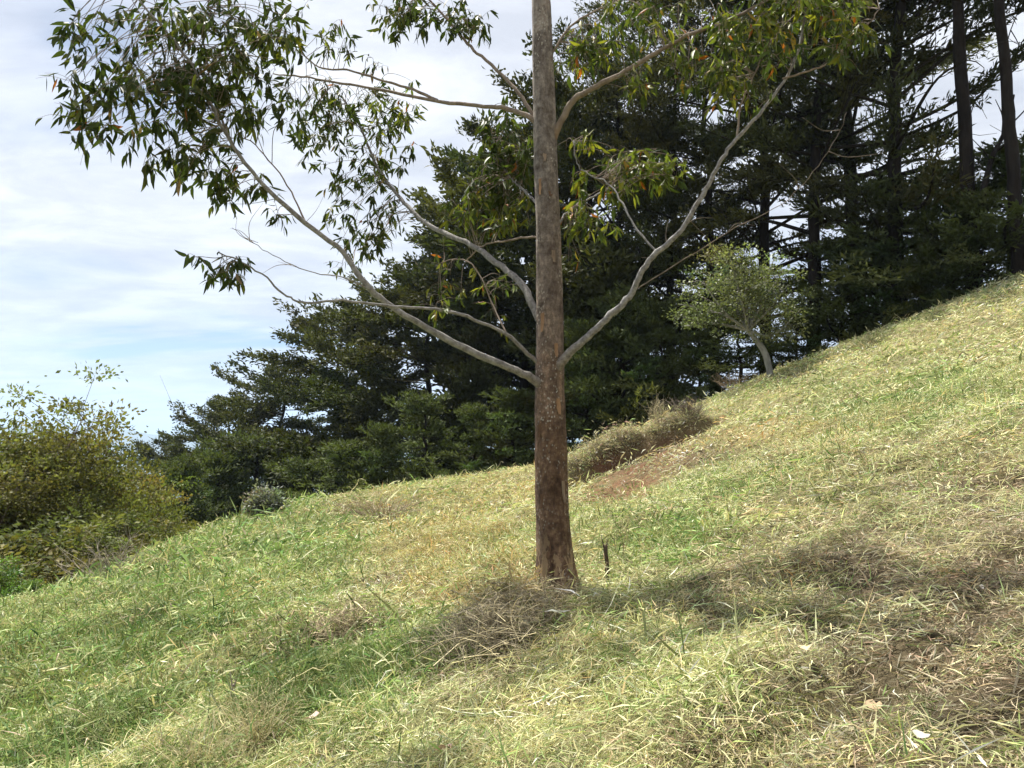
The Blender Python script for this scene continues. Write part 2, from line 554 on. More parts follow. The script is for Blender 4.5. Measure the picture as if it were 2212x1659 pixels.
def H(x, y):
    x = np.asarray(x, float); y = np.asarray(y, float)
    z = tps(x, y)
    s, lz, inx = bank_h(x, y)
    # behind the lip the ground sits at lip height, in front it drops steeply then runs out gently
    top = lz - 0.05 * np.clip(s, 0, 4) ** 1.4
    w_top = sstep(-0.28, 0.0, s) * (1 - sstep(1.8, 4.0, s))
    scoop = -0.26 * np.exp(-((s + 0.45) / 0.35) ** 2) - 0.10 * np.exp(-((s + 1.0) / 0.6) ** 2)
    z = z + inx * (w_top * np.clip(top - z, -0.2, 1.2) + scoop)
    # small relief
    near = np.exp(-((x - 0.5) ** 2 + (y - 6) ** 2) / 400.0)
    z = z + near * (0.07 * pn(x, y, 1.3, 1) + 0.05 * pn(x, y, 0.5, 2)) + 0.05 * pn(x, y, 4.0, 3) * near
    # heap below the trunk and the straw mound in the foreground
    for (u, v, d, rx, ry, h) in ((1075, 1370, 6.05, 0.42, 0.40, 0.17), (1130, 1300, 6.35, 0.35, 0.3, 0.12),
                                 (560, 1560, 5.3, 0.45, 0.4, 0.13), (730, 1360, 7.0, 0.6, 0.35, 0.10)):
        c = P(u, v, d)
        z = z + h * np.exp(-((x - c[0]) / rx) ** 2 - ((y - c[1]) / ry) ** 2)
    r = np.hypot(x - 1, y - 14)
    w = sstep(38, 70, r)
    far = -9 - 0.42 * np.clip(r - 40, 0, 600) + 6 * pn(x, y, 180, 9) * sstep(60, 200, r)
    return z * (1 - w) + far * w


def hit(u, v, d0=2.0, d1=45.0):
    """first point of the ground on the sight line (u, v)"""
    ds = np.linspace(d0, d1, 900)
    pts = np.array([P(u, v, d) for d in ds])
    below = pts[:, 2] - H(pts[:, 0], pts[:, 1])
    k = np.argmax(below < 0)
    p = pts[k] if below[k] < 0 else pts[np.argmin(below)]
    return np.array([p[0], p[1], float(H(p[0], p[1]))])


def axis(lo, hi, c0, c1, step, grow=1.16):
    mid = list(np.arange(c0, c1 + 1e-6, step))
    a, s = [], step
    x = c0
    while x > lo:
        s *= grow; x -= s; a.append(x)
    b, s = [], step
    x = c1
    while x < hi:
        s *= grow; x += s; b.append(x)
    return np.array(a[::-1] + mid + b)


def region_weights(u, v, x, y):
    """share of green, straw, brown, gold grass at a spot; and bare soil"""
    def G(cu, cv, ru, rv):
        return np.exp(-((u - cu) / ru) ** 2 - ((v - cv) / rv) ** 2)
    left = 1 / (1 + np.exp((u - 760) / 110.0))
    low = sstep(1380, 1600, v) * sstep(250, 650, u)
    g = 0.085 + 0.80 * left * (1 - 0.6 * low)
    st = 0.60 * (1 - left) + 0.30 * left + 0.5 * low
    br = 0.14 * (1 - left) + 0.03
    go = 0.04 + 0 * g
    go = go + 1.6 * G(960, 1180, 170, 85) + 0.9 * G(1010, 1290, 140, 70) + 0.8 * G(1120, 1060, 120, 40) + 0.8 * G(1650, 950, 160, 35) + 0.5 * G(900, 1080, 120, 40)
    for c in ((1420, 1165, 90, 48, 4.0), (1560, 1050, 140, 45, 0.7), (1950, 860, 230, 60, 1.0), (720, 1470, 120, 65, 12.0),
              (880, 1400, 90, 40, 3.5), (400, 1350, 80, 40, 5.0), (640, 1190, 150, 30, 1.4), (1300, 1150, 70, 60, 0.4), (1800, 1080, 150, 50, .3),
              (150, 1500, 250, 120, 0.5), (2050, 840, 90, 40, 1.2), (1440, 1480, 160, 60, 0.5), (780, 1120, 160, 40, .8)):
        g = g + c[4] * G(*c[:4])
    for c in ((2120, 1120, 190, 110, 2.6), (2150, 1480, 330, 280, 8.0), (1850, 1180, 180, 80, 0.9), (1700, 1280, 260, 60, 0.7),  # first blob: brown thatch, with the crown's dappled shade painted in as brown
              (1070, 1360, 110, 90, 2.0), (730, 1370, 110, 50, 2.2), (820, 1105, 90, 25, 1.6), (1620, 970, 120, 30, 1.0),
              (1350, 1000, 110, 40, 1.8), (1480, 940, 60, 40, 1.5), (800, 1240, 50, 25, 0.9), (2000, 1250, 140, 60, .9)):
        br = br + c[4] * G(*c[:4])
    st = st + 0.7 * G(1500, 1500, 500, 200) + 0.6 * G(560, 1570, 160, 100) + .5 * G(2000, 750, 300, 120)
    n1, n2, n3 = pn(x, y, 1.6, 21), pn(x, y, 1.1, 22), pn(x, y, 2.2, 23)
    g = g * np.exp(0.9 * n1); st = st * np.exp(0.5 * n2); br = br * np.exp(0.8 * n3); go = go * np.exp(0.5 * n2)
    soil = 1.0 * G(1370, 1035, 85, 50) + 0.9 * G(1305, 1078, 75, 26) + 0.8 * G(1440, 975, 55, 32)
    soil = soil * (0.75 + 0.35 * pn(x, y, 0.9, 31))
    s, lz, inx = bank_h(x, y)
    soil = np.maximum(soil, inx * sstep(-1.0, -0.4, s) * (1 - sstep(-0.15, 0.0, s)) * np.clip(0.6 + 0.5 * pn(x, y, 0.8, 32), 0, 1))
    tot = g + st + br + go
    return g / tot, st / tot, br / tot, go / tot, np.clip(soil, 0, 1)


C_GREEN = np.array([0.175, 0.255, 0.080])
C_STRAW = np.array([0.63, 0.57, 0.325])
C_BROWN = np.array([0.36, 0.30, 0.205])
C_GOLD = np.array([0.44, 0.37, 0.17])

gx = axis(-9000, 9000, -14, 17, 0.16)
gy = axis(-60, 12000, 0.0, 30, 0.16)
X, Y = np.meshgrid(gx, gy)
Z = H(X, Y)
nx, ny = len(gx), len(gy)
gu, gv, gf = proj(np.stack([X, Y, Z], -1))
wg, ws, wb, wgo, wso = region_weights(np.where(gf > 0.3, gu, 1106), np.where(gf > 0.3, gv, 1900), X, Y)
inside = (np.hypot(X, Y - 12) < 45)[..., None]
gc = (wg[..., None] * C_GREEN * 0.7 + ws[..., None] * C_STRAW * 0.42 + wb[..., None] * np.array([0.085, 0.066, 0.048]) + wgo[..., None] * C_GOLD * 0.6)
gc = np.where(inside, gc, np.array([0.07, 0.10, 0.04]))
soilc = np.array([0.165, 0.088, 0.056])
gc = gc * (1 - wso[..., None]) + soilc * wso[..., None]
idx = np.arange(nx * ny).reshape(ny, nx)
Q = np.stack([idx[:-1, :-1], idx[:-1, 1:], idx[1:, 1:], idx[1:, :-1]], -1).reshape(-1, 4)


def ground_mat():
    m, n, l = new_mat('hillside_turf')
    at = nd(n, 'ShaderNodeAttribute', attribute_name='var')
    t = nd(n, 'ShaderNodeTexCoord')
    n1 = nd(n, 'ShaderNodeTexNoise', inp={'Scale': 9.0, 'Detail': 10.0, 'Roughness': 0.7})
    l.new(t.outputs['Object'], n1.inputs['Vector'])
    n2 = nd(n, 'ShaderNodeTexNoise', inp={'Scale': 60.0, 'Detail': 6.0, 'Roughness': 0.7})
    l.new(t.outputs['Object'], n2.inputs['Vector'])
    r1 = ramp(n, [(0.3, (0.55, 0.52, 0.48, 1)), (0.7, (1.25, 1.25, 1.2, 1))])
    l.new(n1.outputs['Fac'], r1.inputs[0])
    r2 = ramp(n, [(0.35, (0.6, 0.58, 0.55, 1)), (0.65, (1.2, 1.2, 1.2, 1))])
    l.new(n2.outputs['Fac'], r2.inputs[0])
    a = nd(n, 'ShaderNodeMix', data_type='RGBA', blend_type='MULTIPLY', inp={'Factor': 1.0})
    b = nd(n, 'ShaderNodeMix', data_type='RGBA', blend_type='MULTIPLY', inp={'Factor': 1.0})
    l.new(at.outputs['Color'], a.inputs['A']); l.new(r1.outputs[0], a.inputs['B'])
    l.new(a.outputs['Result'], b.inputs['A']); l.new(r2.outputs[0], b.inputs['B'])
    pb = nd(n, 'ShaderNodeBsdfPrincipled', inp={'Roughness': 0.95, 'Specular IOR Level': 0.05})
    l.new(b.outputs['Result'], pb.inputs['Base Color'])
    bp = nd(n, 'ShaderNodeBump', inp={'Strength': 0.8, 'Distance': 0.03})
    l.new(n2.outputs['Fac'], bp.inputs['Height']); l.new(bp.outputs[0], pb.inputs['Normal'])
    out = nd(n, 'ShaderNodeOutputMaterial')
    l.new(pb.outputs[0], out.inputs[0])
    return m


gme = mesh_np('hillside', np.stack([X, Y, Z], -1).reshape(-1, 3), Q, None, ground_mat(), gc.reshape(-1, 3), True)
ground = obj('ground', gme, kind='structure', label='grassy hillside sloping up to the right')

# far mountain ridge beyond the valley
mb = MB()
r0 = np.random.default_rng(4)
az = np.linspace(R(-75), R(75), 260)
crest = 150 + 60 * np.sin(az * 5 + 1.0) + 45 * np.sin(az * 11 + 2.2) + 14 * np.sin(az * 31) + 7 * np.sin(az * 67 + 1)
crest += 95 * np.exp(-((az - R(-27.5)) / R(5.0)) ** 2)
rows = []
for k, (dist, f) in enumerate(((5200, -1.0), (6000, 0.05), (6700, 0.6), (7200, 1.0), (7800, 0.55), (8600, -1.0))):
    zz_ = np.where(f >= 0, crest * f, -330.0) + (r0.normal(0, 6, len(az)) if 0 < f < 1 else 0)
    rows.append(np.stack([np.sin(az) * dist, np.cos(az) * dist, zz_], -1))
V = np.concatenate(rows)
na = len(az)
i, j = np.meshgrid(np.arange(5), np.arange(na - 1), indexing='ij')
Q = np.stack([i * na + j, i * na + j + 1, (i + 1) * na + j + 1, (i + 1) * na + j], -1).reshape(-1, 4)
mb.add(V, Q, None, (0.06, 0.085, 0.05))
obj('distant_mountains', mb.mesh('distant_mountains', M_STEM, True), kind='structure', label='blue hazy mountain ridge far across the valley')

# ------------------------------------------------------------------ the eucalyptus tree
rng = np.random.default_rng(12)
base = hit(1200, 1278)
TD = base[1]
tree = thing('eucalyptus_tree', 'tall eucalyptus with bare brown trunk and pale branches in front of the dark trees', 'tree', base)


def tree_pt(u, v, d):
    return P(u, v, d * TD / 6.5) - base


# trunk outline: (v, left u, right u)
outl = [(1330, 1152, 1250), (1290, 1158, 1246), (1262, 1160, 1243), (1225, 1160, 1240), (1150, 1158, 1233), (1000, 1153, 1226), (900, 1153, 1222), (800, 1155, 1220),
        (700, 1157, 1219), (600, 1158, 1217), (450, 1155, 1210), (300, 1151, 1205), (150, 1148, 1198), (0, 1146, 1190), (-200, 1144, 1180), (-500, 1143, 1169), (-1000, 1144, 1160), (-1500, 1150, 1156)]
tc_, tr_ = [], []
for v, a, b in outl:
    tc_.append(tree_pt((a + b) / 2, v, 6.5))
    tr_.append((b - a) / 2 / 1703.0 * TD * 0.96)
path = catmull(tc_, 12)
rad = catmull([(r, 0, 0) for r in tr_], 12)[:, 0]
NS = 44
mb = MB()
m_ = len(path)
th = np.linspace(0, 2 * np.pi, NS, endpoint=False)
zz0 = path[:, 2][:, None]
rr = rad[:, None] * (1 + 0.025 * np.sin(th * 3 + zz0 * 1.7) + 0.018 * np.sin(th * 5 - zz0 * 4 + 1) + 0.018 * np.sin(zz0 * 7 + th) + 0.012 * np.sin(zz0 * 19 + 2 * th) + rng.normal(0, 0.006, (m_, NS)))
# root flare
fl = np.exp(-np.clip(zz0, 0, None) / 0.16)
rr = rr * (1 + fl * (0.10 + 0.34 * np.maximum(0, np.sin(th * 2.5 + 0.6)) ** 2))
# knots, branch scars
for (ku, kv, h, s) in ((1195, 400, .12, .02), (1185, 440, .10, .02), (1195, 245, .12, .018), (1190, 40, .12, .02), (1175, 905, .10, .025), (1215, 860, .08, .03), (1200, 1000, .07, .02)):
    kz = tree_pt(ku, kv, 6.5)[2]
    i0 = np.argmin(abs(path[:, 2] - kz))
    off = np.clip((ku - (1106 + 1703 * (path[i0, 0] + base[0]) / TD)) / (rad[i0] * 1703 / TD), -0.95, 0.95)
    kth = -np.arccos(off)
    dth = np.angle(np.exp(1j * (th[None] - kth)))
    g_ = np.exp(-((zz0 - kz) / s) ** 2 - (dth / 0.22) ** 2)
    hole = np.exp(-((zz0 - kz) / (s * .5)) ** 2 - (dth / 0.10) ** 2)
    rr = rr * (1 + h * g_ - 2.2 * h * hole)
Vt = path[:, None, :] + rr[..., None] * np.stack([np.cos(th), np.sin(th), 0 * th], -1)[None]
i, j = np.meshgrid(np.arange(m_ - 1), np.arange(NS), indexing='ij')
Q = np.stack([i * NS + j, i * NS + (j + 1) % NS, (i + 1) * NS + (j + 1) % NS, (i + 1) * NS + j], -1).reshape(-1, 4)
mb.add(Vt.reshape(-1, 3), Q)
obj('trunk', mb.mesh('trunk', M_TRUNK, True), tree)

# loose bark strips, each curling away at its lower end
rb = np.random.default_rng(9)
for k, (su, sv, sw, sh) in enumerate(((1172, 700, 9, 42), (1165, 930, 8, 30), (1196, 560, 8, 26), (1205, 880, 10, 34), (1182, 1180, 10, 40), (1214, 1060, 8, 44),
                                      (1168, 410, 7, 36), (1190, 425, 10, 16), (1178, 350, 8, 18), (1200, 760, 8, 30), (1170, 1080, 7, 30), (1222, 1200, 9, 46))):
    zc = tree_pt(su, sv, 6.5)[2]
    i0 = np.argmin(abs(path[:, 2] - zc))
    r0_ = rad[i0]
    off = np.clip((su - (1106 + 1703 * (path[i0, 0] + base[0]) / TD)) / (r0_ * 1703 / TD), -0.93, 0.93)
    a0 = -math.acos(off)
    hw, hh_ = sw / 2 / 1703 * TD / r0_, sh / 2 / 1703 * TD
    mbs = MB()
    vs_ = []
    for r_i in range(6):
        f = r_i / 5
        for c_i in range(4):
            aa = a0 + (c_i / 1.5 - 1) * hw * (1 - 0.5 * f ** 3) + rb.normal(0, hw * 0.12)
            lift = 1.035 + 0.10 * f ** 3 + rb.normal(0, 0.006)
            z_ = zc + hh_ * (1 - 2 * f) + rb.normal(0, 0.003)
            cx = np.interp(z_, path[:, 2], path[:, 0]); cyy = np.interp(z_, path[:, 2], path[:, 1])
            rr_ = np.interp(z_, path[:, 2], rad)
            vs_.append((cx + math.cos(aa) * rr_ * lift, cyy + math.sin(aa) * rr_ * lift, z_))
    qs_ = [[r_i * 4 + c_i, r_i * 4 + c_i + 1, r_i * 4 + c_i + 5, r_i * 4 + c_i + 4] for r_i in range(5) for c_i in range(3)]
    mbs.add(vs_, qs_, None, np.array([[1.25, 0.95, 0.70], [0.55, 0.40, 0.30], [1.05, 0.98, 0.90]][k % 3]))
    obj('bark_strip', mbs.mesh('bark_strip', M_TWIG), tree)

# branches: pixel path with depth, width in pixels at both ends
BR = [
    # 0 long lower left limb
    ([(1185, 850, 6.5), (1158, 822, 6.42), (1100, 795, 6.3), (980, 740, 6.15), (850, 665, 6.0), (790, 615, 5.9), (740, 545, 5.85), (660, 480, 5.75), (560, 390, 5.6), (495, 300, 5.5), (455, 225, 5.45), (420, 150, 5.4), (365, 75, 5.35), (300, 0, 5.3), (240, -90, 5.3)], 27, 5),
    # 1 left limb going back
    ([(1185, 730, 6.5), (1160, 680, 6.6), (1130, 620, 6.75), (1070, 565, 7.0), (1020, 530, 7.2), (940, 495, 7.5), (890, 455, 7.7), (850, 410, 7.9), (810, 350, 8.1), (780, 280, 8.2), (740, 210, 8.3)], 27, 5),
    # 2 thin lower left branch ending in a leaf tuft
    ([(1180, 800, 6.5), (1150, 772, 6.45), (1090, 720, 6.3), (1010, 685, 6.15), (940, 668, 5.95), (850, 662, 5.7), (740, 650, 5.5), (660, 655, 5.4), (620, 640, 5.35), (575, 600, 5.3), (520, 565, 5.25), (470, 545, 5.2)], 13, 4),
    # 3 upper left horizontal branch
    ([(1180, 290, 6.5), (1155, 262, 6.5), (1100, 235, 6.6), (1030, 228, 6.75), (930, 215, 7.0), (830, 195, 7.3), (740, 180, 7.6), (650, 165, 7.8), (590, 160, 7.9)], 19, 4),
    # 4 upper left branch out of the top
    ([(1180, 280, 6.5), (1150, 245, 6.55), (1110, 190, 6.7), (1050, 130, 6.9), (1010, 95, 7.05), (970, 45, 7.2), (920, -10, 7.3), (860, -90, 7.4)], 14, 5),
    # 5 right lower limb
    ([(1190, 820, 6.5), (1216, 778, 6.4), (1260, 735, 6.3), (1310, 690, 6.25), (1360, 640, 6.2), (1378, 602, 6.15), (1410, 555, 6.1), (1460, 510, 6.05), (1500, 450, 6.0), (1530, 400, 6.0), (1560, 340, 5.95), (1590, 300, 5.95), (1650, 235, 5.9), (1700, 165, 5.9), (1725, 105, 5.9), (1740, 30, 5.9), (1750, -60, 5.9)], 26, 6),
    # 6 right upper limb
    ([(1185, 310, 6.5), (1210, 268, 6.45), (1240, 215, 6.4), (1290, 185, 6.3), (1350, 155, 6.25), (1420, 112, 6.2), (1500, 70, 6.1), (1570, 45, 6.0), (1660, 0, 5.9), (1740, -50, 5.85)], 24, 6),
    # 7 thin branch top right
    ([(1180, 140, 6.5), (1195, 112, 6.5), (1230, 60, 6.6), (1270, 32, 6.7), (1320, 8, 6.8), (1390, -30, 6.9)], 10, 4),
    # 8 side branch rising from the right limb
    ([(1422, 548, 6.1), (1380, 500, 6.2), (1345, 440, 6.35), (1312, 395, 6.5), (1270, 375, 6.6), (1246, 352, 6.65), (1240, 305, 6.7)], 8, 3.5),
    # 9 side branch of the right limb, steep
    ([(1592, 300, 5.95), (1600, 230, 6.0), (1625, 170, 6.05), (1650, 110, 6.1), (1690, 60, 6.15)], 8, 4),
    # 10 side branch, right tip
    ([(1690, 170, 5.9), (1760, 150, 5.8), (1810, 120, 5.75), (1860, 70, 5.7), (1900, 20, 5.65)], 7, 3.5),
    # 11 branch behind the trunk to the left, orange leaves
    ([(1185, 520, 6.6), (1150, 512, 6.7), (1085, 522, 6.9), (1045, 530, 7.1), (1010, 560, 7.3)], 9, 4),
    # 12 branches behind the trunk
    ([(1180, 460, 6.6), (1140, 420, 7.0), (1100, 380, 7.3), (1075, 330, 7.5), (1060, 290, 7.6)], 10, 4),
    ([(1190, 520, 6.6), (1215, 470, 6.9), (1250, 440, 7.1), (1290, 420, 7.3), (1330, 400, 7.4)], 9, 4),
    # 14 long bare twig to the right
    ([(1372, 626, 6.18), (1480, 560, 6.0), (1590, 490, 5.9), (1690, 440, 5.85), (1745, 385, 5.85), (1800, 310, 5.8), (1830, 240, 5.8)], 4, 1.2),
    # 15 bare twigs on the left limb
    ([(800, 625, 5.9), (740, 600, 5.8), (660, 585, 5.75), (590, 550, 5.7), (540, 520, 5.65), (500, 490, 5.6)], 5, 1.6),
    # 16 fork on the upper left branch
    ([(945, 217, 6.98), (880, 190, 7.1), (800, 165, 7.2), (740, 150, 7.3), (690, 145, 7.4), (640, 105, 7.5)], 10, 4),
    # 17 small rising shoot on the left lower limb with leaves
    ([(1095, 722, 6.3), (1060, 650, 6.5), (1040, 600, 6.6), (1000, 560, 6.7), (950, 570, 6.8)], 6, 3),
    # 18 crossing twig inside the left crown
    ([(660, 480, 5.75), (620, 400, 5.9), (580, 345, 6.0), (530, 300, 6.1), (480, 300, 6.1)], 6, 3),
    # 19 second leader in the left crown
    ([(495, 300, 5.5), (470, 230, 5.6), (450, 160, 5.7), (440, 80, 5.8), (450, 0, 5.9), (470, -80, 6.0)], 9, 4),
]
BL = {0: 'long pale lower left limb', 1: 'pale limb reaching back to the left', 2: 'thin low branch ending in a small leaf tuft',
      3: 'brown upper left horizontal branch', 5: 'long pale right limb', 6: 'upper right limb', 14: 'long bare twig'}
br_pts, br_obj, br_rad = [], [], []
for k, (pp, w0, w1) in enumerate(BR):
    pts = catmull([tree_pt(*q) for q in pp], 5)
    t = np.linspace(0, 1, len(pts))
    dep = pts[:, 1] + base[1]
    wob = rng.normal(0, 0.004, (len(pts), 3)) * np.minimum(1, t * 6)[:, None]
    pts = pts + wob
    wpx = w0 + (w1 - w0) * t ** 0.75
    r_ = wpx / 2 / 1703 * dep * (0.74 if w0 > 9 else 0.7) * (1 + 0.05 * np.sin(t * 40 + k))
    # collar where the limb leaves the trunk
    if k < 8:
        r_ = r_ * (1 + 0.75 * np.exp(-t * 26))
    mb = MB()
    nn_ = 12 if w0 > 12 else 7
    cv = np.ones((len(pts), 1)) * np.ones(3)
    if k < 8:
        cv = 1 - np.exp(-(t * 14) ** 1.5)[:, None] * np.array([0.30, 0.48, 0.60])
    cv = np.vstack([np.repeat(cv, nn_, 0), cv[-1:]])
    tube(mb, pts, r_, nn_, c=cv, jit=0.04, rng=rng)
    mat = M_BRANCH if k in (0, 1, 5, 2, 12, 13, 15, 8) else M_TWIG
    o = obj('branch', mb.mesh('branch', mat, True), tree)
    if k in BL:
        o['label'] = BL[k]
    br_pts.append(pts); br_obj.append(o); br_rad.append(r_)

# limbs above the picture
for k in range(4):
    z0 = 6.0 + k * 0.8
    i0 = np.argmin(abs(path[:, 2] - z0))
    a = k * 2.4 + 0.5
    ln = 2.3 - 0.12 * k
    q = [path[i0]]
    for s in (0.3, 0.6, 1.0):
        q.append(path[i0] + np.array([math.cos(a) * ln * s, math.sin(a) * ln * s, ln * (0.55 * s + 0.25 * s * s)]) + rng.normal(0, 0.06, 3))
    pts = catmull(q, 5)
    mb = MB()
    tube(mb, pts, np.linspace(0.04, 0.01, len(pts)), 7)
    o = obj('branch', mb.mesh('branch', M_BRANCH, True), tree)
    br_pts.append(pts); br_obj.append(o)

# leaf clusters: u, v, ru, rv, depth, depth spread, twigs, leaf size, branches, palette
DARK = [((0.050, 0.070, 0.022), 5), ((0.075, 0.100, 0.030), 4), ((0.095, 0.100, 0.030), 2), ((0.17, 0.18, 0.040), 0.7), ((0.42, 0.13, 0.035), 0.10), ((0.24, 0.15, 0.10), 0.15)]
WARM = [((0.090, 0.120, 0.032), 4), ((0.17, 0.20, 0.045), 4), ((0.28, 0.27, 0.045), 2.6), ((0.060, 0.085, 0.027), 2.5), ((0.50, 0.15, 0.035), 0.35), ((0.42, 0.27, 0.05), 0.5)]
CL = [
    (430, 110, 170, 95, 5.5, .35, 40, 1.0, (0, 19), 0), (300, 215, 150, 75, 5.35, .3, 26, 1.05, (0, 19), 0), (210, 60, 70, 45, 5.4, .2, 7, 1.0, (0,), 0),
    (190, 270, 60, 45, 5.3, .2, 5, 1.05, (0,), 0), (420, 250, 120, 80, 5.6, .35, 24, 1.0, (0, 19, 18), 0), (400, 355, 90, 35, 5.6, .25, 10, 1.0, (0, 18), 0), (500, 395, 75, 35, 5.7, .25, 10, 1.0, (0, 18), 0),
    (560, 190, 90, 110, 5.9, .3, 18, .95, (0, 19, 18), 0), (480, 10, 180, 50, 5.8, .4, 16, 1.0, (0, 19), 0), (600, 120, 60, 60, 6.0, .3, 8, 1.0, (19, 0), 1),
    (605, 455, 22, 24, 5.7, .1, 2, .9, (0,), 0), (590, 60, 60, 60, 6.2, .3, 6, .95, (19,), 0), (160, 170, 40, 30, 5.25, .1, 3, 1.1, (0,), 0),
    (770, 300, 130, 110, 8.0, .5, 44, 1.0, (1, 3), 0), (790, 450, 70, 90, 7.9, .4, 22, 1.0, (1,), 0), (690, 240, 80, 80, 7.8, .4, 16, .95, (3, 1, 16), 0), (840, 240, 60, 80, 7.9, .4, 12, .9, (1, 3), 1),
    (725, 95, 38, 40, 7.4, .2, 7, .95, (16,), 0), (790, 525, 55, 35, 7.9, .2, 7, .95, (1,), 0), (800, 135, 25, 20, 7.3, .1, 2, .9, (16,), 0), (740, 560, 25, 25, 6.4, .1, 2, .8, (0,), 0),
    (500, 590, 45, 28, 5.28, .12, 7, .85, (2,), 0), (425, 560, 18, 10, 5.2, .05, 1, .85, (2,), 0),
    (930, 40, 110, 45, 7.2, .35, 22, 1.0, (4,), 0), (850, 30, 60, 35, 7.3, .25, 8, .95, (4,), 0), (1020, 60, 25, 35, 7.1, .2, 4, .95, (4,), 0),
    (1290, 90, 75, 60, 6.7, .3, 18, .95, (7, 6), 1), (1330, 20, 80, 40, 6.7, .3, 10, .95, (7,), 1), (1240, 130, 30, 40, 6.6, .15, 4, .9, (7, 6), 0), (1375, 190, 30, 45, 6.25, .2, 5, .9, (6,), 1),
    (1480, 60, 110, 60, 6.2, .35, 18, .95, (6, 7), 1), (1600, 110, 120, 80, 6.0, .35, 28, .95, (6, 9, 5), 1), (1720, 60, 120, 80, 5.9, .35, 26, .95, (5, 9, 10), 1), (1840, 90, 70, 50, 5.75, .25, 12, .95, (10,), 1),
    (1600, 200, 70, 40, 6.0, .25, 8, .9, (9, 5), 1), (1760, 10, 140, 50, 5.9, .3, 16, .95, (5, 10), 1), (1520, 160, 60, 40, 6.2, .25, 8, .9, (6, 9), 1),
    (1370, 375, 85, 48, 6.7, .3, 22, 1.05, (8, 13), 1), (1290, 400, 60, 40, 6.8, .3, 8, 1.0, (8, 13), 1), (1430, 370, 30, 30, 6.6, .15, 4, 1.0, (8, 13), 1), (1270, 480, 45, 50, 7.0, .25, 12, .95, (13,), 1), (1255, 320, 30, 30, 6.8, .2, 4, .95, (8,), 1),
    (1085, 300, 42, 50, 7.5, .25, 20, 1.2, (12,), 0), (1070, 400, 62, 55, 7.4, .3, 26, 1.05, (12,), 0), (1030, 460, 52, 42, 7.3, .3, 16, .95, (12, 11), 1), (1120, 350, 32, 60, 7.2, .2, 12, 1.05, (12,), 0), (1110, 470, 40, 50, 7.2, .25, 10, 1.0, (12, 11), 1),
    (980, 600, 55, 50, 6.9, .3, 7, .8, (17, 11), 1), (1090, 640, 45, 70, 6.7, .3, 5, .75, (17,), 1), (940, 660, 50, 15, 6.0, .1, 2, .7, (2,), 1), (1240, 560, 12, 30, 7.0, .1, 3, .8, (13,), 1),
]
pal_all = [DARK, WARM]
COLS = []
for p_ in pal_all:
    for c, w in p_:
        COLS.append(c)
COLS = np.array(COLS)
leaves = []      # p, d, n, L, W, k, colour index, branch
twigs = MB()


def leafy_twig(start, end, r0_, lsize, pal, bidx, nl, rng):
    ln = np.linalg.norm(end - start)
    mid = (start + end) / 2 + np.array([0, 0, 0.12 * ln]) + rng.normal(0, 0.05 * ln + 0.005, 3)
    pts = catmull([start, mid, end, end + np.array([(end - start)[0] * 0.1, (end - start)[1] * 0.1, -0.05 - 0.04 * rng.random()])], 4)
    tube(twigs, pts, np.linspace(r0_, 0.0012, len(pts)), 4)
    w = np.array([x[1] for x in pal_all[pal]]); w = w / w.sum()
    off = 0 if pal == 0 else len(DARK)
    tw_c = rng.choice(len(w), p=w)
    # side shoots round the end, every shoot carries a few leaves
    for s in range(3):
        t0 = rng.uniform(0.55, 1.0)
        q0 = pts[int(t0 * (len(pts) - 1))]
        sd_ = rng.normal(0, 1, 3) * np.array([1, 1, 0.5]); sd_[2] -= 0.15
        q1 = q0 + unit(sd_) * rng.uniform(0.07, 0.2)
        sp_ = catmull([q0, (q0 + q1) / 2 + np.array([0, 0, 0.02]), q1], 3)
        tube(twigs, sp_, np.linspace(0.0018, 0.0009, len(sp_)), 3)
        for _ in range(max(2, nl // 3)):
            tt = rng.uniform(0.15, 1.0)
            p0 = sp_[int(tt * (len(sp_) - 1))] + rng.normal(0, 0.006, 3)
            d = unit(unit(q1 - q0) * 0.55 + rng.normal(0, 0.45, 3) + np.array([0, 0, -rng.uniform(0.3, 1.5)]))
            nrm = rng.normal(0, 1, 3) + np.array([0, 0, 0.6])
            nrm = unit(nrm - d * np.dot(nrm, d))
            L_ = lsize * rng.uniform(0.07, 0.135)
            ci = tw_c if rng.random() < 0.45 and tw_c < 4 else rng.choice(len(w), p=w)
            leaves.append((p0, d, nrm, L_, L_ * rng.uniform(0.20, 0.31), rng.uniform(-0.05, 0.25), off + ci, bidx))


LEAF_Z = 0.95
for (u, v, ru, rv, d, dr, nt, ls, bb, pal) in CL:
    for _ in range(int(nt * (1.35 if pal == 0 else 1.2))):
        while True:
            q = rng.uniform(-1, 1, 3)
            if q @ q <= 1:
                break
        end = tree_pt(u + q[0] * ru * 1.12, v + q[1] * rv * 1.12 - 8, d + q[2] * dr)
        best = None
        for b in bb:
            pts = br_pts[b]
            s0 = int(len(pts) * 0.3)
            dd = np.linalg.norm(pts[s0:] - end, axis=1) + rng.uniform(0, 0.25, len(pts) - s0)
            k = np.argmin(dd)
            if best is None or dd[k] < best[0]:
                best = (dd[k], b, s0 + k)
        leafy_twig(br_pts[best[1]][best[2]], end, 0.0032, ls, pal, best[1], int(rng.integers(9, 16)), rng)
for b in range(len(BR), len(br_pts)):
    for _ in range(10):
        t = rng.uniform(0.3, 1)
        q = br_pts[b][int(t * (len(br_pts[b]) - 1))]
        leafy_twig(q, q + rng.normal(0, 0.28, 3) + np.array([0, 0, 0.05]), 0.003, 1.0, 0, b, 14, rng)
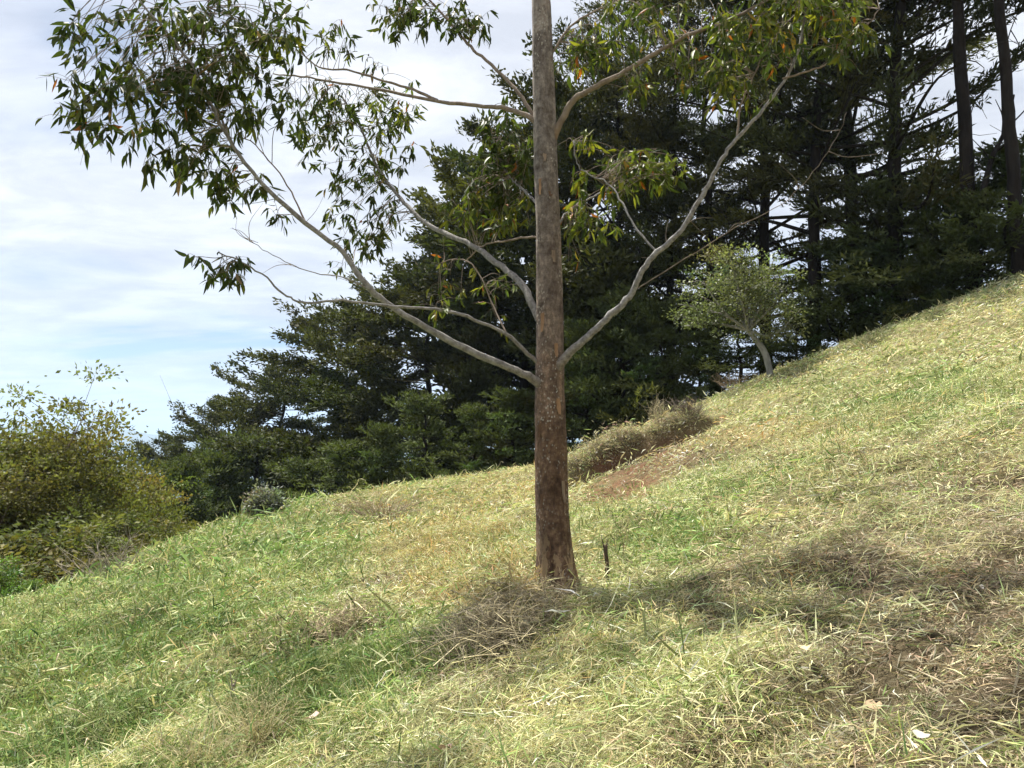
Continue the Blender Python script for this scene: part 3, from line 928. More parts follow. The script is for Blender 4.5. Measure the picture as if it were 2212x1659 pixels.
# a few bare twiglets
for b, n_ in ((15, 6), (14, 4), (5, 6), (0, 6), (3, 4), (1, 5)):
    for _ in range(n_):
        t = rng.uniform(0.3, 0.95)
        q = br_pts[b][int(t * (len(br_pts[b]) - 1))]
        e = q + np.array([rng.normal(0, .2), rng.normal(0, .15), rng.normal(.05, .12)]) + (np.array([-0.25, 0, 0.05]) if b == 15 else 0)
        m = (q + e) / 2 + rng.normal(0, .03, 3)
        tube(twigs, catmull([q, m, e], 4), np.linspace(0.0028, 0.0009, 9), 4)

LP = np.array([l[0] for l in leaves]); LD = np.array([l[1] for l in leaves]); LN = np.array([l[2] for l in leaves])
LL = np.array([l[3] for l in leaves]); LW = np.array([l[4] for l in leaves]); LK = np.array([l[5] for l in leaves])
LC = np.array([l[6] for l in leaves]); LB = np.array([l[7] for l in leaves])


def leaf_geo(p, d, n, L, W, K, c):
    s = np.cross(d, n)
    T = (0.0, 0.1, 0.32, 0.6, 0.84, 1.0)
    WD = (0.04, 0.35, 1.0, 0.85, 0.42, 0.02)
    st = []
    for t, w in zip(T, WD):
        cc = p + d * (L * t)[:, None] - n * (L * K * t * t)[:, None] + s * (L * 0.10 * math.sin(t * 2.6) * np.sign(K - 0.05))[:, None]
        hw = (W * w * 0.5)[:, None]
        st += [cc - s * hw + n * hw * 0.35, cc, cc + s * hw + n * hw * 0.35]
    V = np.stack(st, 1)
    m = len(p)
    q = []
    for i in range(5):
        for j in range(2):
            a = i * 3 + j
            q.append([a, a + 1, a + 4, a + 3])
    Q = (np.arange(m)[:, None, None] * 18 + np.array(q)[None]).reshape(-1, 4)
    return V.reshape(-1, 3), Q, np.repeat(c, 18, 0)


uu, vv, ff = proj(LP + base)
vis = (uu > 5) & (uu < 2207) & (vv > 5) & (vv < 1655) & (LB < len(BR))
score = np.where(vis, LL / ff, 0)
own = np.argsort(-score)[:290]
mask = np.zeros(len(LP), bool); mask[own] = True
jit = lambda n, a: np.exp(rng.normal(0, a, (n, 1)))
rest = ~mask
mb = MB()
mb.add(*(lambda g: (g[0], g[1], None, g[2]))(leaf_geo(LP[rest], LD[rest], LN[rest], LL[rest], LW[rest], LK[rest], COLS[LC[rest]] * jit(rest.sum(), 0.18))))
obj('foliage', mb.mesh('foliage', M_LEAF, False), tree, kind='stuff')
obj('twigs', twigs.mesh('twigs', M_TWIG, True), tree, kind='stuff')
leaf_me = {}
for i in own:
    key = (int(LC[i]), int(i) % 3)
    if key not in leaf_me:
        kk = (0.02, 0.12, 0.24)[key[1]]
        g = leaf_geo(np.zeros((1, 3)), np.array([[1.0, 0, 0]]), np.array([[0, 0, 1.0]]), np.ones(1), np.array([0.26]), np.array([kk]), COLS[[key[0]]])
        leaf_me[key] = mesh_np('leaf', g[0], g[1], None, M_LEAF, g[2])
    o = obj('leaf', leaf_me[key], br_obj[LB[i]])
    s = np.cross(LD[i], LN[i])
    L_ = LL[i]
    o.matrix_local = Matrix(((LD[i][0] * L_, -s[0] * L_, LN[i][0] * L_, LP[i][0]), (LD[i][1] * L_, -s[1] * L_, LN[i][1] * L_, LP[i][1]),
                             (LD[i][2] * L_, -s[2] * L_, LN[i][2] * L_, LP[i][2]), (0, 0, 0, 1)))

# ------------------------------------------------------------------ cypress trees
def fan(mb, lp, ln, n, L, W, rng, col, side0=0.25, thick=0.05):
    """flat layered spray of foliage along one limb: side shoots in the plane of the limb, small leaf tufts along them"""
    m = len(lp)
    nsh = max(6, int(7 + ln * 3.2))
    o = unit(lp[-1] - lp[0])
    hz = unit(np.cross(o, [0, 0, 1.0]))
    for k in range(nsh):
        s = side0 + (1.02 - side0) * (k + rng.random()) / nsh
        q = lp[min(int(s * (m - 1)), m - 1)]
        sg = 1 if k % 2 else -1
        a = rng.uniform(0.35, 1.05) * (1.15 - 0.6 * s)
        d = unit(o * math.cos(a) + hz * sg * math.sin(a) + np.array([0, 0, rng.normal(0.10, 0.16)]))
        sl = (0.25 + 0.42 * ln * (1.08 - s)) * rng.uniform(0.6, 1.3)
        kk = max(10, int(n * sl / 0.9))
        t = rng.random(kk) ** 0.8
        p = q + d * (t * sl)[:, None] + rng.normal(0, 1, (kk, 3)) * np.array([0.10, 0.10, thick]) - np.array([0, 0, 0.12]) * ((t ** 2) * sl)[:, None]
        dd = d * 0.75 + rng.normal(0, 0.52, (kk, 3)) + np.array([0, 0, 0.18])
        cc = col * math.exp(rng.normal(0, 0.16)) * np.exp(rng.normal(0, 0.15, (kk, 1)))
        sprays(mb, p, dd, L * rng.uniform(0.55, 1.3, kk), W * rng.uniform(0.7, 1.3, kk), cc, rng)


def build_cypress(seed, height, radius, h0, nl, shape, dens, L, W, mat=M_CYLEAF, trunk_r=0.24, up=(0.0, 0.45), side0=0.25, thick=0.05, bare=0.0, rise=0.35):
    """meshes of one cypress: trunk, main limbs, crown"""
    rng = np.random.default_rng(seed)
    lean = rng.normal(0, 0.025, 2) * height
    n = 14
    t = np.linspace(0, 1, n)
    tp = np.stack([lean[0] * t ** 1.5 + rng.normal(0, 0.08, n) * t, lean[1] * t ** 1.5 + rng.normal(0, 0.08, n) * t, t * height * 0.97 - 0.6 * (1 - t)], -1)
    mbt = MB()
    tr = trunk_r * (1 - t) ** 0.75 + 0.02 + trunk_r * 0.5 * np.exp(-t * 18)
    tube(mbt, catmull(tp, 3), np.interp(np.linspace(0, 1, (n - 1) * 3 + 1), t, tr), 10, jit=0.06, rng=rng)
    crown = MB()
    limbs = []
    wood = (0.55, 0.42, 0.62)
    for k in range(nl):
        f = (k + rng.random()) / nl
        h = h0 + (height - h0) * f ** 0.9
        ti = min(max(h / height, 0), 1)
        p0 = np.array([np.interp(ti, t, tp[:, 0]), np.interp(ti, t, tp[:, 1]), h])
        a = k * 2.399 + rng.normal(0, 0.5)
        ln = radius * shape(f) * rng.uniform(0.45, 1.3)
        el = rng.uniform(*up) + rise * f
        o = np.array([math.cos(a) * math.cos(el), math.sin(a) * math.cos(el), math.sin(el)])
        p1 = p0 + o * ln * 0.55 + rng.normal(0, 0.07, 3) * ln - np.array([0, 0, 0.05 * ln])
        p2 = p0 + o * ln + rng.normal(0, 0.06, 3) * ln + np.array([0, 0, rng.uniform(-0.12, 0.10) * ln])
        lp = catmull([p0, p1, p2], 6)
        lr = np.linspace(max(0.02, trunk_r * 0.30 * (1 - f) + 0.015), 0.01, len(lp))
        if len(limbs) < 12 and (k % max(1, nl // 16) == 0):
            m2 = MB()
            tube(m2, lp, lr, 6, jit=0.06, rng=rng)
            limbs.append(m2.mesh('limb', M_CYBARK, True))
        else:
            tube(crown, lp, lr, 4, c=wood)
        if rng.random() < bare * (1 - f):
            for _ in range(5):
                q = lp[rng.integers(4, len(lp))]
                e = q + o * 0.3 * ln * rng.random() + rng.normal(0, 0.14, 3) * ln
                tube(crown, catmull([q, (q + e) / 2 + rng.normal(0, .05, 3) * ln, e], 2), [0.014, 0.012, 0.009, 0.007, 0.005], 3, c=wood)
            continue
        tint = math.exp(rng.normal(0, 0.18)) * np.array([1 + rng.normal(0, 0.07), 1, 1 + rng.normal(0, 0.08)])
        fan(crown, lp, ln, dens, L, W, rng, tint, side0, thick)
    for c in range(5):      # leader
        e = tp[-1] + np.array([rng.normal(0, .2 + .09 * height ** .9), rng.normal(0, .2 + .09 * height ** .9), rng.uniform(-0.2, 0.25)])
        fan(crown, catmull([tp[-1] - [0, 0, 0.8], (tp[-1] + e) / 2 - [0, 0, .2], e], 4), 0.8, dens, L, W, rng, np.ones(3), 0.2, thick)
    return dict(trunk=mbt.mesh('trunk', M_CYBARK, True), limbs=limbs, crown=crown.mesh('crown', mat), h=height)


def place_tree(var, name, label, cat, group, u, top_v, d, rz, base_z=None, wid=1.0, lean=0.0):
    x = P(u, 800, d)[0]
    bz = float(H(x, d)) - 0.15 if base_z is None else base_z
    topz = P(u, top_v, d)[2]
    s = max(0.2, (topz - bz) / var['h'])
    r = thing(name, label, cat, (x, d, bz), rz, group)
    r.rotation_euler = (0, lean, rz) if lean == 0 else (0, 0, rz)
    r.scale = (s * wid, s * wid, s)
    obj('trunk', var['trunk'], r)
    for l in var['limbs']:
        obj('limb', l, r)
    obj('crown', var['crown'], r)
    return r


flat_top = lambda f: 0.75 + 0.35 * math.sin(min(f * 1.15, 1) * math.pi * 0.75) - 0.75 * max(0, f - 0.8) / 0.2 * 0.9
dome = lambda f: 1.0 * (1 - f ** 3.2) ** 0.6 + 0.12
cone = lambda f: 1.02 - 0.95 * f
TALL = [build_cypress(100 + k, 16.0, 4.3, 2.4, 58, flat_top, 34, 0.23, 0.053, trunk_r=0.185, side0=0.36, bare=0.2) for k in range(3)]
TALL.append(build_cypress(131, 16.0, 3.8, 7.4, 36, flat_top, 40, 0.22, 0.05, trunk_r=0.155, side0=0.4, bare=0.2))
FULL = [build_cypress(200 + k, 13.0, 4.3, 1.0, 58, dome, 42, 0.21, 0.085, trunk_r=0.17, up=(-0.08, 0.32), side0=0.3, thick=0.10, bare=0.10, rise=0.25) for k in range(3)]
YOUNG = [build_cypress(300 + k, 5.0, 2.5, 0.1, 44, cone, 34, 0.19, 0.054, M_YCYLEAF, 0.08, (-0.05, 0.4), 0.15, 0.05) for k in range(3)]

TALLS = [
    (2216, -700, 22.5, 'tall cypress trunk at the right edge of the picture, top cut off'),
    (2112, -760, 24.0, 'tallest dark cypress with thick bare trunk right of the leafless dead stem'),
    (1935, -560, 26.0, 'thick trunked cypress upslope of the small lichen covered tree'),
    (1860, -430, 29.5, 'cypress second right of the small lichen covered tree'),
    (1757, -330, 28.0, 'cypress with straight bare trunk just right of the small lichen covered tree'),
    (1652, -180, 31.0, 'slim trunked cypress directly behind the small lichen covered tree'),
    (1545, -20, 32.0, 'tall cypress behind the top of the long right limb'),
    (1440, 90, 33.5, 'cypress right of the eucalyptus trunk behind the eroded bank'),
    (1350, 150, 35.0, 'cypress behind the eroded bank, nearer the eucalyptus trunk'),
    (1270, 200, 36.0, 'cypress with forked bare limbs just right of the eucalyptus trunk'),
    (1120, 290, 37.5, 'cypress directly behind the eucalyptus trunk on the left'),
    (1010, 500, 40.0, 'first cypress left of the eucalyptus trunk, stepping down the row'),
]
for k, (u, tv, d, lab) in enumerate(TALLS):
    place_tree(FULL[k % 3] if k >= 9 else TALL[3 if k < 2 else k % 3], 'cypress_tree', lab, 'tree', 'tall cypresses in the windbreak row', u, tv, d, k * 1.9 + 0.4, wid=1.0)
FULLS = [
    (920, 585, 42.0, 'full crowned cypress second left of the eucalyptus trunk'),
    (830, 655, 46.0, 'flat topped cypress below the low leafy branch tip'),
    (725, 695, 50.0, 'cypress at the step of the skyline, mid left'),
    (610, 795, 54.0, 'cypress with drooping left shoulder, lower on the skyline'),
    (520, 872, 57.0, 'dark cypress third from the left end of the row'),
    (430, 935, 60.0, 'dark cypress second from the left end of the row'),
    (345, 962, 62.0, 'lowest cypress at the left end of the row beside the mountain gap'),
    (1190, 330, 41.0, 'distant full cypress hidden behind the eucalyptus trunk'),
]
for k, (u, tv, d, lab) in enumerate(FULLS):
    place_tree(FULL[k % 3], 'cypress_tree', lab, 'tree', 'rounded cypresses going down the row', u, tv, d, k * 2.3 + 1, wid=1.15)
YOUNGS = [
    (1110, 845, 30.0, 'young cypress bush touching the left side of the eucalyptus trunk'),
    (1020, 880, 30.5, 'young cypress bush second left of the eucalyptus trunk'),
    (920, 860, 31.5, 'young cypress bush third left of the eucalyptus trunk'),
    (830, 920, 31.5, 'young cypress bush behind the dry shrub on the ridge'),
    (750, 960, 32.0, 'low young cypress bush sloping towards the white flowered bush'),
    (680, 1000, 33.0, 'smallest young cypress bush at the lower end of the hedge'),
    (480, 980, 40.0, 'dark young cypress below the skyline on the left'),
    (400, 1000, 36.0, 'dark young cypress beside the yellow green bush'),
    (560, 950, 42.0, 'broad dark young cypress in the middle of the left slope'),
    (1265, 700, 29.0, 'young cypress just right of the eucalyptus trunk'),
    (1340, 640, 29.0, 'young cypress directly behind the tufted bank lip'),
    (1430, 660, 28.0, 'young cypress behind the right limb fork'),
    (1510, 720, 27.5, 'dark young cypress left of the small lichen covered tree'),
    (1820, 520, 27.0, 'shaded young cypress right of the small lichen covered tree'),
    (1960, 400, 26.0, 'shaded young cypress below the thick trunked cypress'),
    (2060, 370, 25.0, 'shaded young cypress on the crest of the slope'),
    (2195, 320, 24.0, 'shaded young cypress at the right edge of the picture'),
    (2130, 430, 23.5, 'shaded young cypress right behind the leaning dead stem'),
    (2000, 560, 24.5, 'lowest shaded bush on the crest of the right slope'),
    (1720, 650, 26.5, 'low shaded young cypress behind the lichen covered trunk'),
    (1600, 690, 26.5, 'low shaded young cypress below the lichen covered crown'),
    (1890, 520, 27.5, 'shaded young cypress between the two straight bare trunks'),
]
for k, (u, tv, d, lab) in enumerate(YOUNGS):
    place_tree(YOUNG[k % 3], 'young_cypress', lab, 'bush', 'young cypress bushes along the hedge', u, tv, d, k * 2.1, wid=(1.0, 1.25, 0.9, 1.15)[(k * 7 + 1) % 4] * (1.3 if k > 12 else 1.0) if k not in (4, 5) else 1.5)


# ------------------------------------------------------------------ broadleaf trees
def build_broad(seed, height, radius, nstem, ncl, sp_n, L, W, mat, bark, trunk_r, h0=0.3, flat=0.5, cr=(0.25, 0.5), lean=(0, 0), bare=0, wide=0.5, jitc=0.2):
    rng = np.random.default_rng(seed)
    tm, crown, limbs = MB(), MB(), []
    hh = height * h0
    fork = np.array([lean[0] * hh, lean[1] * hh, hh])
    pts = catmull([(0, 0, -0.3), (lean[0] * hh * 0.3 + 0.03, 0.02, hh * 0.5), fork], 5)
    tube(tm, pts, np.linspace(trunk_r * 1.25, trunk_r * 0.75, len(pts)), 10, jit=0.05, rng=rng)
    for k in range(nstem):
        a = k * 2.399 + rng.normal(0, 0.3)
        f = rng.uniform(0.35, 1.0) * rng.uniform(0.75, 1.2)
        tip = np.array([math.cos(a) * radius * f, math.sin(a) * radius * f, hh + (height - hh) * (1.0 - 0.62 * f ** 2) * rng.uniform(0.62, 1.03)]) + np.array([lean[0], lean[1], 0]) * height * 0.5
        mid = fork * 0.55 + tip * 0.45 + np.array([0, 0, 0.08 * height]) * rng.normal(0.3, 0.6) + rng.normal(0, 0.05, 3) * height * 0.3
        lp = catmull([fork, mid, tip], 6)
        m2 = MB()
        tube(m2, lp, np.linspace(trunk_r * 0.55, 0.008, len(lp)), 6, jit=0.05, rng=rng)
        limbs.append(m2.mesh('limb', bark, True))
        if k < bare:
            for _ in range(14):
                q = lp[int(rng.uniform(0.4, 1) * (len(lp) - 1))]
                tube(crown, catmull([q, q + rng.normal(0, .12, 3) * radius * .4 + [0, 0, .15], q + rng.normal(0, .2, 3) * radius * .5 + [0, 0, .35]], 2), [0.01, 0.008, 0.006, 0.005, 0.004], 3, c=(2.2, 1.9, 3.2))
            continue
        tint = np.array([1 + rng.normal(0, 0.10), 1, 1 + rng.normal(0, 0.1)]) * np.exp(rng.normal(0, 0.15))
        for c in range(ncl):
            s = rng.uniform(0.4, 1.05)
            q = lp[min(int(s * (len(lp) - 1)), len(lp) - 1)]
            cp = q + rng.normal(0, 0.28, 3) * radius * np.array([0.8, 0.8, 0.5])
            tube(crown, np.array([q, cp]), [0.012, 0.005], 3, c=(0.7, 0.5, 0.8))
            r = rng.uniform(*cr)
            n = sp_n
            qq = rng.normal(0, 0.5, (n, 3)) * np.array([r, r, r * flat])
            d = unit(qq + rng.normal(0, 0.25, (n, 3)) * r) + np.array([0, 0, 0.1]) + rng.normal(0, 0.4, (n, 3))
            cc = tint * np.exp(rng.normal(0, jitc)) * np.exp(rng.normal(0, 0.15, (n, 1)))
            sprays(crown, cp + qq, d, L * rng.uniform(0.6, 1.3, n), W * rng.uniform(0.7, 1.3, n), cc, rng, wide)
    return dict(trunk=tm.mesh('trunk', bark, True), limbs=limbs, crown=crown.mesh('crown', mat), h=height)


BR1 = build_broad(401, 7.0, 3.4, 18, 18, 88, 0.13, 0.065, M_BROAD, M_TWIG, 0.14, 0.22, 0.42, (0.35, 0.7))
BR2 = build_broad(402, 6.0, 3.2, 18, 18, 88, 0.13, 0.065, M_BROAD, M_TWIG, 0.14, 0.2, 0.42, (0.35, 0.7))
BR3 = build_broad(403, 3.0, 1.9, 14, 14, 70, 0.13, 0.06, M_BROAD, M_TWIG, 0.07, 0.15, 0.6, (0.22, 0.4), bare=0)
BR4 = build_broad(404, 3.0, 1.4, 12, 12, 60, 0.13, 0.065, M_BRIGHT, M_TWIG, 0.06, 0.15, 0.6, (0.2, 0.35))
BARE = build_broad(405, 6.0, 2.0, 9, 1, 30, 0.12, 0.05, M_BROAD, M_DEADWOOD, 0.05, 0.40, 0.5, (0.2, 0.3), bare=9)
for k, (var, u, tv, d, wid, nm, lab, cat) in enumerate([
    (BR1, 30, 835, 24.0, 0.95, 'broadleaf_tree', 'olive leaved tree at the left edge with airy top', 'tree'),
    (BR2, 195, 865, 26.0, 0.65, 'broadleaf_tree', 'olive yellow tree left of the gap with the blue mountain', 'tree'),
    (BR1, 110, 985, 22.5, 0.9, 'broadleaf_tree', 'low spreading yellow leaved tree in front on the left', 'tree'),
    (BR2, 262, 960, 30.0, 0.85, 'broadleaf_tree', 'dull green tree meeting the first cypress on the left', 'tree'),
    (BR1, -90, 960, 21.0, 1.0, 'broadleaf_tree', 'olive tree cut off by the left edge', 'tree'),
    (BR3, 330, 1105, 23.0, 1.1, 'leafy_bush', 'bright yellow green bush at the edge of the grass on the left', 'bush'),
    (BR3, 190, 1150, 19.5, 1.3, 'leafy_bush', 'shaded bush behind the bare dead shrub', 'bush'),
    (BR3, 60, 1130, 18.5, 1.5, 'leafy_bush', 'dark shaded bush low at the left edge', 'bush'),
    (BR4, 0, 1195, 14.6, 0.9, 'leafy_bush', 'fresh green bush in the lower left corner of the trees', 'bush'),
    (BR4, 95, 1262, 15.2, 1.0, 'leafy_bush', 'small fresh green bush at the grass edge left of the dead shrub', 'bush'),
]):
    place_tree(var, nm, lab, cat, 'broadleaf trees and bushes on the left slope', u, tv, d, k * 1.7, wid=wid)
place_tree(BARE, 'leafless_tree', 'thin leafless tree sticking out of the olive trees on the left', 'tree', None, 150, 862, 25.0, 0.5, wid=0.7)

# small lichen covered tree on the crest of the slope, right
LT = build_broad(417, 3.9, 1.5, 17, 12, 50, 0.095, 0.042, M_LICHENLEAF, M_LICHENBARK, 0.085, 0.34, 0.45, (0.18, 0.42), lean=(-0.46, 0.0), jitc=0.22)
pb_ = P(1668, 812, 22.5)
x_, d_ = pb_[0], 22.5
r = thing('lichen_covered_tree', 'small pale tree with lichen grey trunk and airy grey green crown on the slope crest', 'tree', (x_, d_, float(H(x_, d_)) - 0.05))
s_ = (P(1668, 505, d_)[2] - float(H(x_, d_))) / 3.9
r.scale = (s_, s_, s_)
obj('trunk', LT['trunk'], r)
for l in LT['limbs']:
    obj('limb', l, r)
obj('crown', LT['crown'], r)


# ------------------------------------------------------------------ shrubs, brush, stakes, fallen leaves
def twig_shrub(name, label, cat, p, rad, h, n, mat, rng, thick=0.004, lean=(0, 0), spread=1.0, fork=3, group=None, col=(0.36, 0.29, 0.21)):
    mb = MB()
    for k in range(n):
        a = rng.uniform(0, 6.28)
        q0 = np.array([math.cos(a), math.sin(a), 0]) * rad * 0.35 * rng.random() + [0, 0, -0.03]
        o = np.array([math.cos(a) * rng.uniform(0.1, spread), math.sin(a) * rng.uniform(0.1, spread), 0])
        q2 = q0 + np.array([o[0] * rad + lean[0] * h, o[1] * rad + lean[1] * h, h * rng.uniform(0.4, 1.0)])
        q1 = (q0 + q2) / 2 + rng.normal(0, 0.12, 3) * h
        lp = catmull([q0, q1, q2], 4)
        cc = np.array(col) * math.exp(rng.normal(0, 0.25))
        tube(mb, lp, np.linspace(thick, thick * 0.35, len(lp)), 4, c=cc)
        for _ in range(fork):
            s = lp[int(rng.uniform(0.3, 0.95) * (len(lp) - 1))]
            e = s + unit(q2 - q0) * h * rng.uniform(0.1, 0.3) + rng.normal(0, 0.14, 3) * h
            tube(mb, catmull([s, (s + e) / 2 + rng.normal(0, .03, 3) * h, e], 3), np.linspace(thick * 0.5, thick * 0.2, 7), 3, c=cc)
    return thing(name, label, cat, p, 0, group, mb.mesh(name, mat))


def tangle(name, label, cat, p, rx, ry, h, n, rng, thick, col, ln=(0.12, 0.4)):
    """dead twigs lying criss-cross in a heap"""
    mb = MB()
    for k in range(n):
        q = rng.normal(0, 0.42, 2)
        z = h * math.exp(-(q @ q) * 1.2) * rng.uniform(0.1, 1.0)
        c = np.array([q[0] * rx, q[1] * ry, 0])
        c[2] = float(H(p[0] + c[0], p[1] + c[1])) - p[2] + z
        a, e = rng.uniform(0, 6.28), rng.normal(0.15, 0.45)
        L = rng.uniform(*ln)
        d = np.array([math.cos(a) * math.cos(e), math.sin(a) * math.cos(e), math.sin(e)]) * L
        pts = catmull([c - d * 0.5, c + rng.normal(0, 0.10, 3) * L, c + d * 0.5 - [0, 0, 0.1 * L]], 3)
        cc = (np.array([0.58, 0.51, 0.32]) if rng.random() < 0.34 else np.array(col)) * math.exp(rng.normal(0, 0.4))
        tube(mb, pts, np.linspace(thick, thick * 0.4, len(pts)) * math.exp(rng.normal(0, .25)), 3, c=cc)
        if rng.random() < 0.6:
            e2 = pts[4] + d * 0.25 + rng.normal(0, 0.2, 3) * L
            tube(mb, np.array([pts[3], (pts[3] + e2) / 2 + rng.normal(0, .02, 3), e2]), [thick * .6, thick * .45, thick * .25], 3, c=cc)
    return thing(name, label, cat, p, 0, None, mb.mesh(name, M_STEM))


rs = np.random.default_rng(77)
twig_shrub('dead_shrub', 'bare grey dead shrub standing at the edge of the grass on the left', 'shrub', hit(232, 1250) + [0, 0.2, -0.1], 0.8, 1.05, 18, M_STEM, rs, 0.010, fork=6, col=(0.30, 0.26, 0.21))
twig_shrub('dead_shrub', 'bare grey dead shrub leaning left beside the standing one', 'shrub', hit(205, 1248) + [0, 0.3, -0.1], 0.5, 0.85, 12, M_STEM, rs, 0.009, lean=(-0.75, 0), col=(0.30, 0.26, 0.21))
twig_shrub('dry_shrub', 'low brown dry shrub on the ridge in front of the young cypresses', 'shrub', hit(830, 1118), 1.1, 0.55, 90, M_STEM, rs, 0.007, col=(0.30, 0.24, 0.16))
tangle('dry_shrub', 'brown dry shrub lying in the grass left of the tree foot', 'shrub', hit(730, 1385), 0.50, 0.32, 0.20, 420, rs, 0.0028, (0.27, 0.215, 0.14))
tangle('brush_heap', 'heap of tangled grey brown dead twigs left of the eucalyptus foot', 'brush', hit(1058, 1390), 0.52, 0.48, 0.25, 560, rs, 0.0026, (0.34, 0.295, 0.205), (0.15, 0.55))
tangle('brush_heap', 'smaller dead twig tangle touching the front of the eucalyptus trunk', 'brush', hit(1180, 1300) + [0, -0.1, 0], 0.35, 0.25, 0.16, 240, rs, 0.0024, (0.38, 0.32, 0.22))
twig_shrub('dry_grass_clump', 'tall pale straw clump at the bottom left of the green hollow', 'grass clump', hit(560, 1590), 0.30, 0.34, 90, M_STEM, rs, 0.0024, spread=0.9, fork=2, col=(0.56, 0.50, 0.30))
twig_shrub('dry_grass_clump', 'pale straw clump on the bottom edge left of the pinkish leaf', 'grass clump', hit(430, 1640), 0.30, 0.26, 60, M_STEM, rs, 0.0024, spread=1.0, fork=2, col=(0.54, 0.48, 0.29))
twig_shrub('dry_weed', 'upright dark dry weed stem left of the lying dry shrub', 'weed', hit(612, 1400), 0.10, 0.36, 4, M_STEM, rs, 0.004, spread=0.6, col=(0.14, 0.11, 0.07))
twig_shrub('dry_weed', 'thin dry weed with forked top right of the eucalyptus foot', 'weed', hit(1345, 1215), 0.16, 0.42, 5, M_STEM, rs, 0.003, spread=0.8, col=(0.18, 0.14, 0.09))
twig_shrub('dry_weed', 'thin dark weed stalk standing in the brown thatch at lower right', 'weed', hit(2080, 1400), 0.05, 0.22, 3, M_STEM, rs, 0.0025, spread=0.5, col=(0.12, 0.09, 0.06))
twig_shrub('dry_weed', 'thin dark weed stalk in the middle of the right foreground', 'weed', hit(1800, 1440), 0.05, 0.26, 3, M_STEM, rs, 0.0025, spread=0.4, col=(0.12, 0.09, 0.06))
twig_shrub('dry_grass_clump', 'tall pale dry stalks standing on the lip of the eroded bank', 'grass clump', hit(1425, 925) + [0, 0.3, 0], 0.35, 0.75, 40, M_STEM, rs, 0.006, spread=0.7, fork=3, col=(0.46, 0.40, 0.25))
twig_shrub('bank_brush', 'dark twiggy brush on the upper end of the eroded bank', 'brush', hit(1490, 905) + [0, 0.25, 0], 0.5, 0.55, 110, M_STEM, rs, 0.008, col=(0.17, 0.14, 0.11))
twig_shrub('bank_brush', 'dry brown brush at the foot of the lichen covered tree', 'brush', hit(1600, 840) + [0, 0.2, 0], 0.9, 0.6, 90, M_STEM, rs, 0.008, col=(0.30, 0.23, 0.15))

WHITE = build_broad(420, 0.8, 0.4, 10, 9, 40, 0.10, 0.05, foliage_mat('pale_foliage', (0.15, 0.155, 0.12), 0.3), M_DEADWOOD, 0.03, 0.2, 0.6, (0.15, 0.3))
w_ = hit(590, 1118)
r = thing('pale_bush', 'small whitish leaved bush at the lower end of the hedge', 'bush', w_ + [-0.6, 1.2, -0.2])
obj('trunk', WHITE['trunk'], r)
for l in WHITE['limbs']:
    obj('limb', l, r)
obj('crown', WHITE['crown'], r)


dm = MB()
q0 = P(2112, 420, 23.5)
tube(dm, catmull([P(2112, 470, 23.5) - q0, P(2140, 350, 23.5) - q0, P(2172, 280, 23.5) - q0, P(2190, 205, 23.5) - q0], 5), np.linspace(0.11, 0.03, 16), 8, jit=.08, rng=rs)
for (a_, b_) in (((2140, 350), (2100, 300)), ((2172, 280), (2230, 210)), ((2165, 290), (2150, 215)), ((2150, 330), (2212, 300))):
    e0, e1 = P(*a_, 23.5) - q0, P(*b_, 23.5) - q0
    tube(dm, catmull([e0, (e0 + e1) / 2 + rs.normal(0, .08, 3), e1], 4), np.linspace(0.03, 0.01, 9), 5)
thing('dead_tree', 'leaning leafless dead stem against the sky at the right', 'tree', q0, 0, None, dm.mesh('dead_tree', M_CYBARK, True))


def stake(name, label, u, v0, v1, du, w, mat, notch=True):
    p = hit(u, v0)
    top = P(u + du, v1, p[1]) - p
    mb = MB()
    n = 9
    t = np.linspace(0, 1, n)
    pts = np.outer(t, top) + rs.normal(0, 0.004, (n, 3)) - np.outer(1 - t, [0, 0, 0.08])
    r0 = w / 2 / 1703 * p[1]
    tube(mb, pts, r0 * (1.1 - 0.25 * t), 8, jit=0.10, rng=rs)
    if notch:
        e = top + np.array([r0 * 1.2, 0, 0.05])
        tube(mb, np.array([pts[-2] + [r0 * .4, 0, 0], e]), [r0 * 0.6, r0 * 0.2], 5)
        e = top + np.array([-r0 * 1.6, 0, 0.09])
        tube(mb, np.array([pts[-2] - [r0 * .4, 0, 0], e]), [r0 * 0.4, r0 * 0.15], 5)
    return thing(name, label, 'stake', p, 0, None, mb.mesh(name, mat))


stake('broken_stake', 'short dark broken stake right of the eucalyptus foot', 1318, 1265, 1180, -12, 9, M_DARKSTICK)
stake('broken_stake', 'small grey split stake beside the straw mound at lower left', 508, 1535, 1478, -4, 9, M_DEADWOOD)


def fallen_leaf(label, u, v, size, col, seed):
    rr_ = np.random.default_rng(seed)
    p = hit(u, v)
    n = 12
    a = np.linspace(0, 2 * np.pi, n, endpoint=False)
    rad_ = size * (0.42 + 0.05 * np.cos(2 * a) + rr_.normal(0, 0.07, n))
    V = np.stack([rad_ * np.cos(a) * 1.25, rad_ * np.sin(a), 0.13 * size * np.sin(a * 2 + 1) + rr_.normal(0, 0.05 * size, n)], -1)
    V = np.vstack([V, [0, 0, -0.08 * size]])
    T = [[i, (i + 1) % n, n] for i in range(n)]
    me = mesh_np('fallen_leaf', V, None, T, M_STEM, np.tile(np.array(col), (n + 1, 1)) * np.exp(rr_.normal(0, .08, (n + 1, 1))))
    o = thing('fallen_leaf', label, 'leaf', p + [0, 0, 0.07], rr_.uniform(0, 6), 'dead leaves lying on the grass', me)
    o.rotation_euler = (rr_.uniform(0.2, 0.7), rr_.uniform(-0.3, 0.3), rr_.uniform(0, 6))
    return o


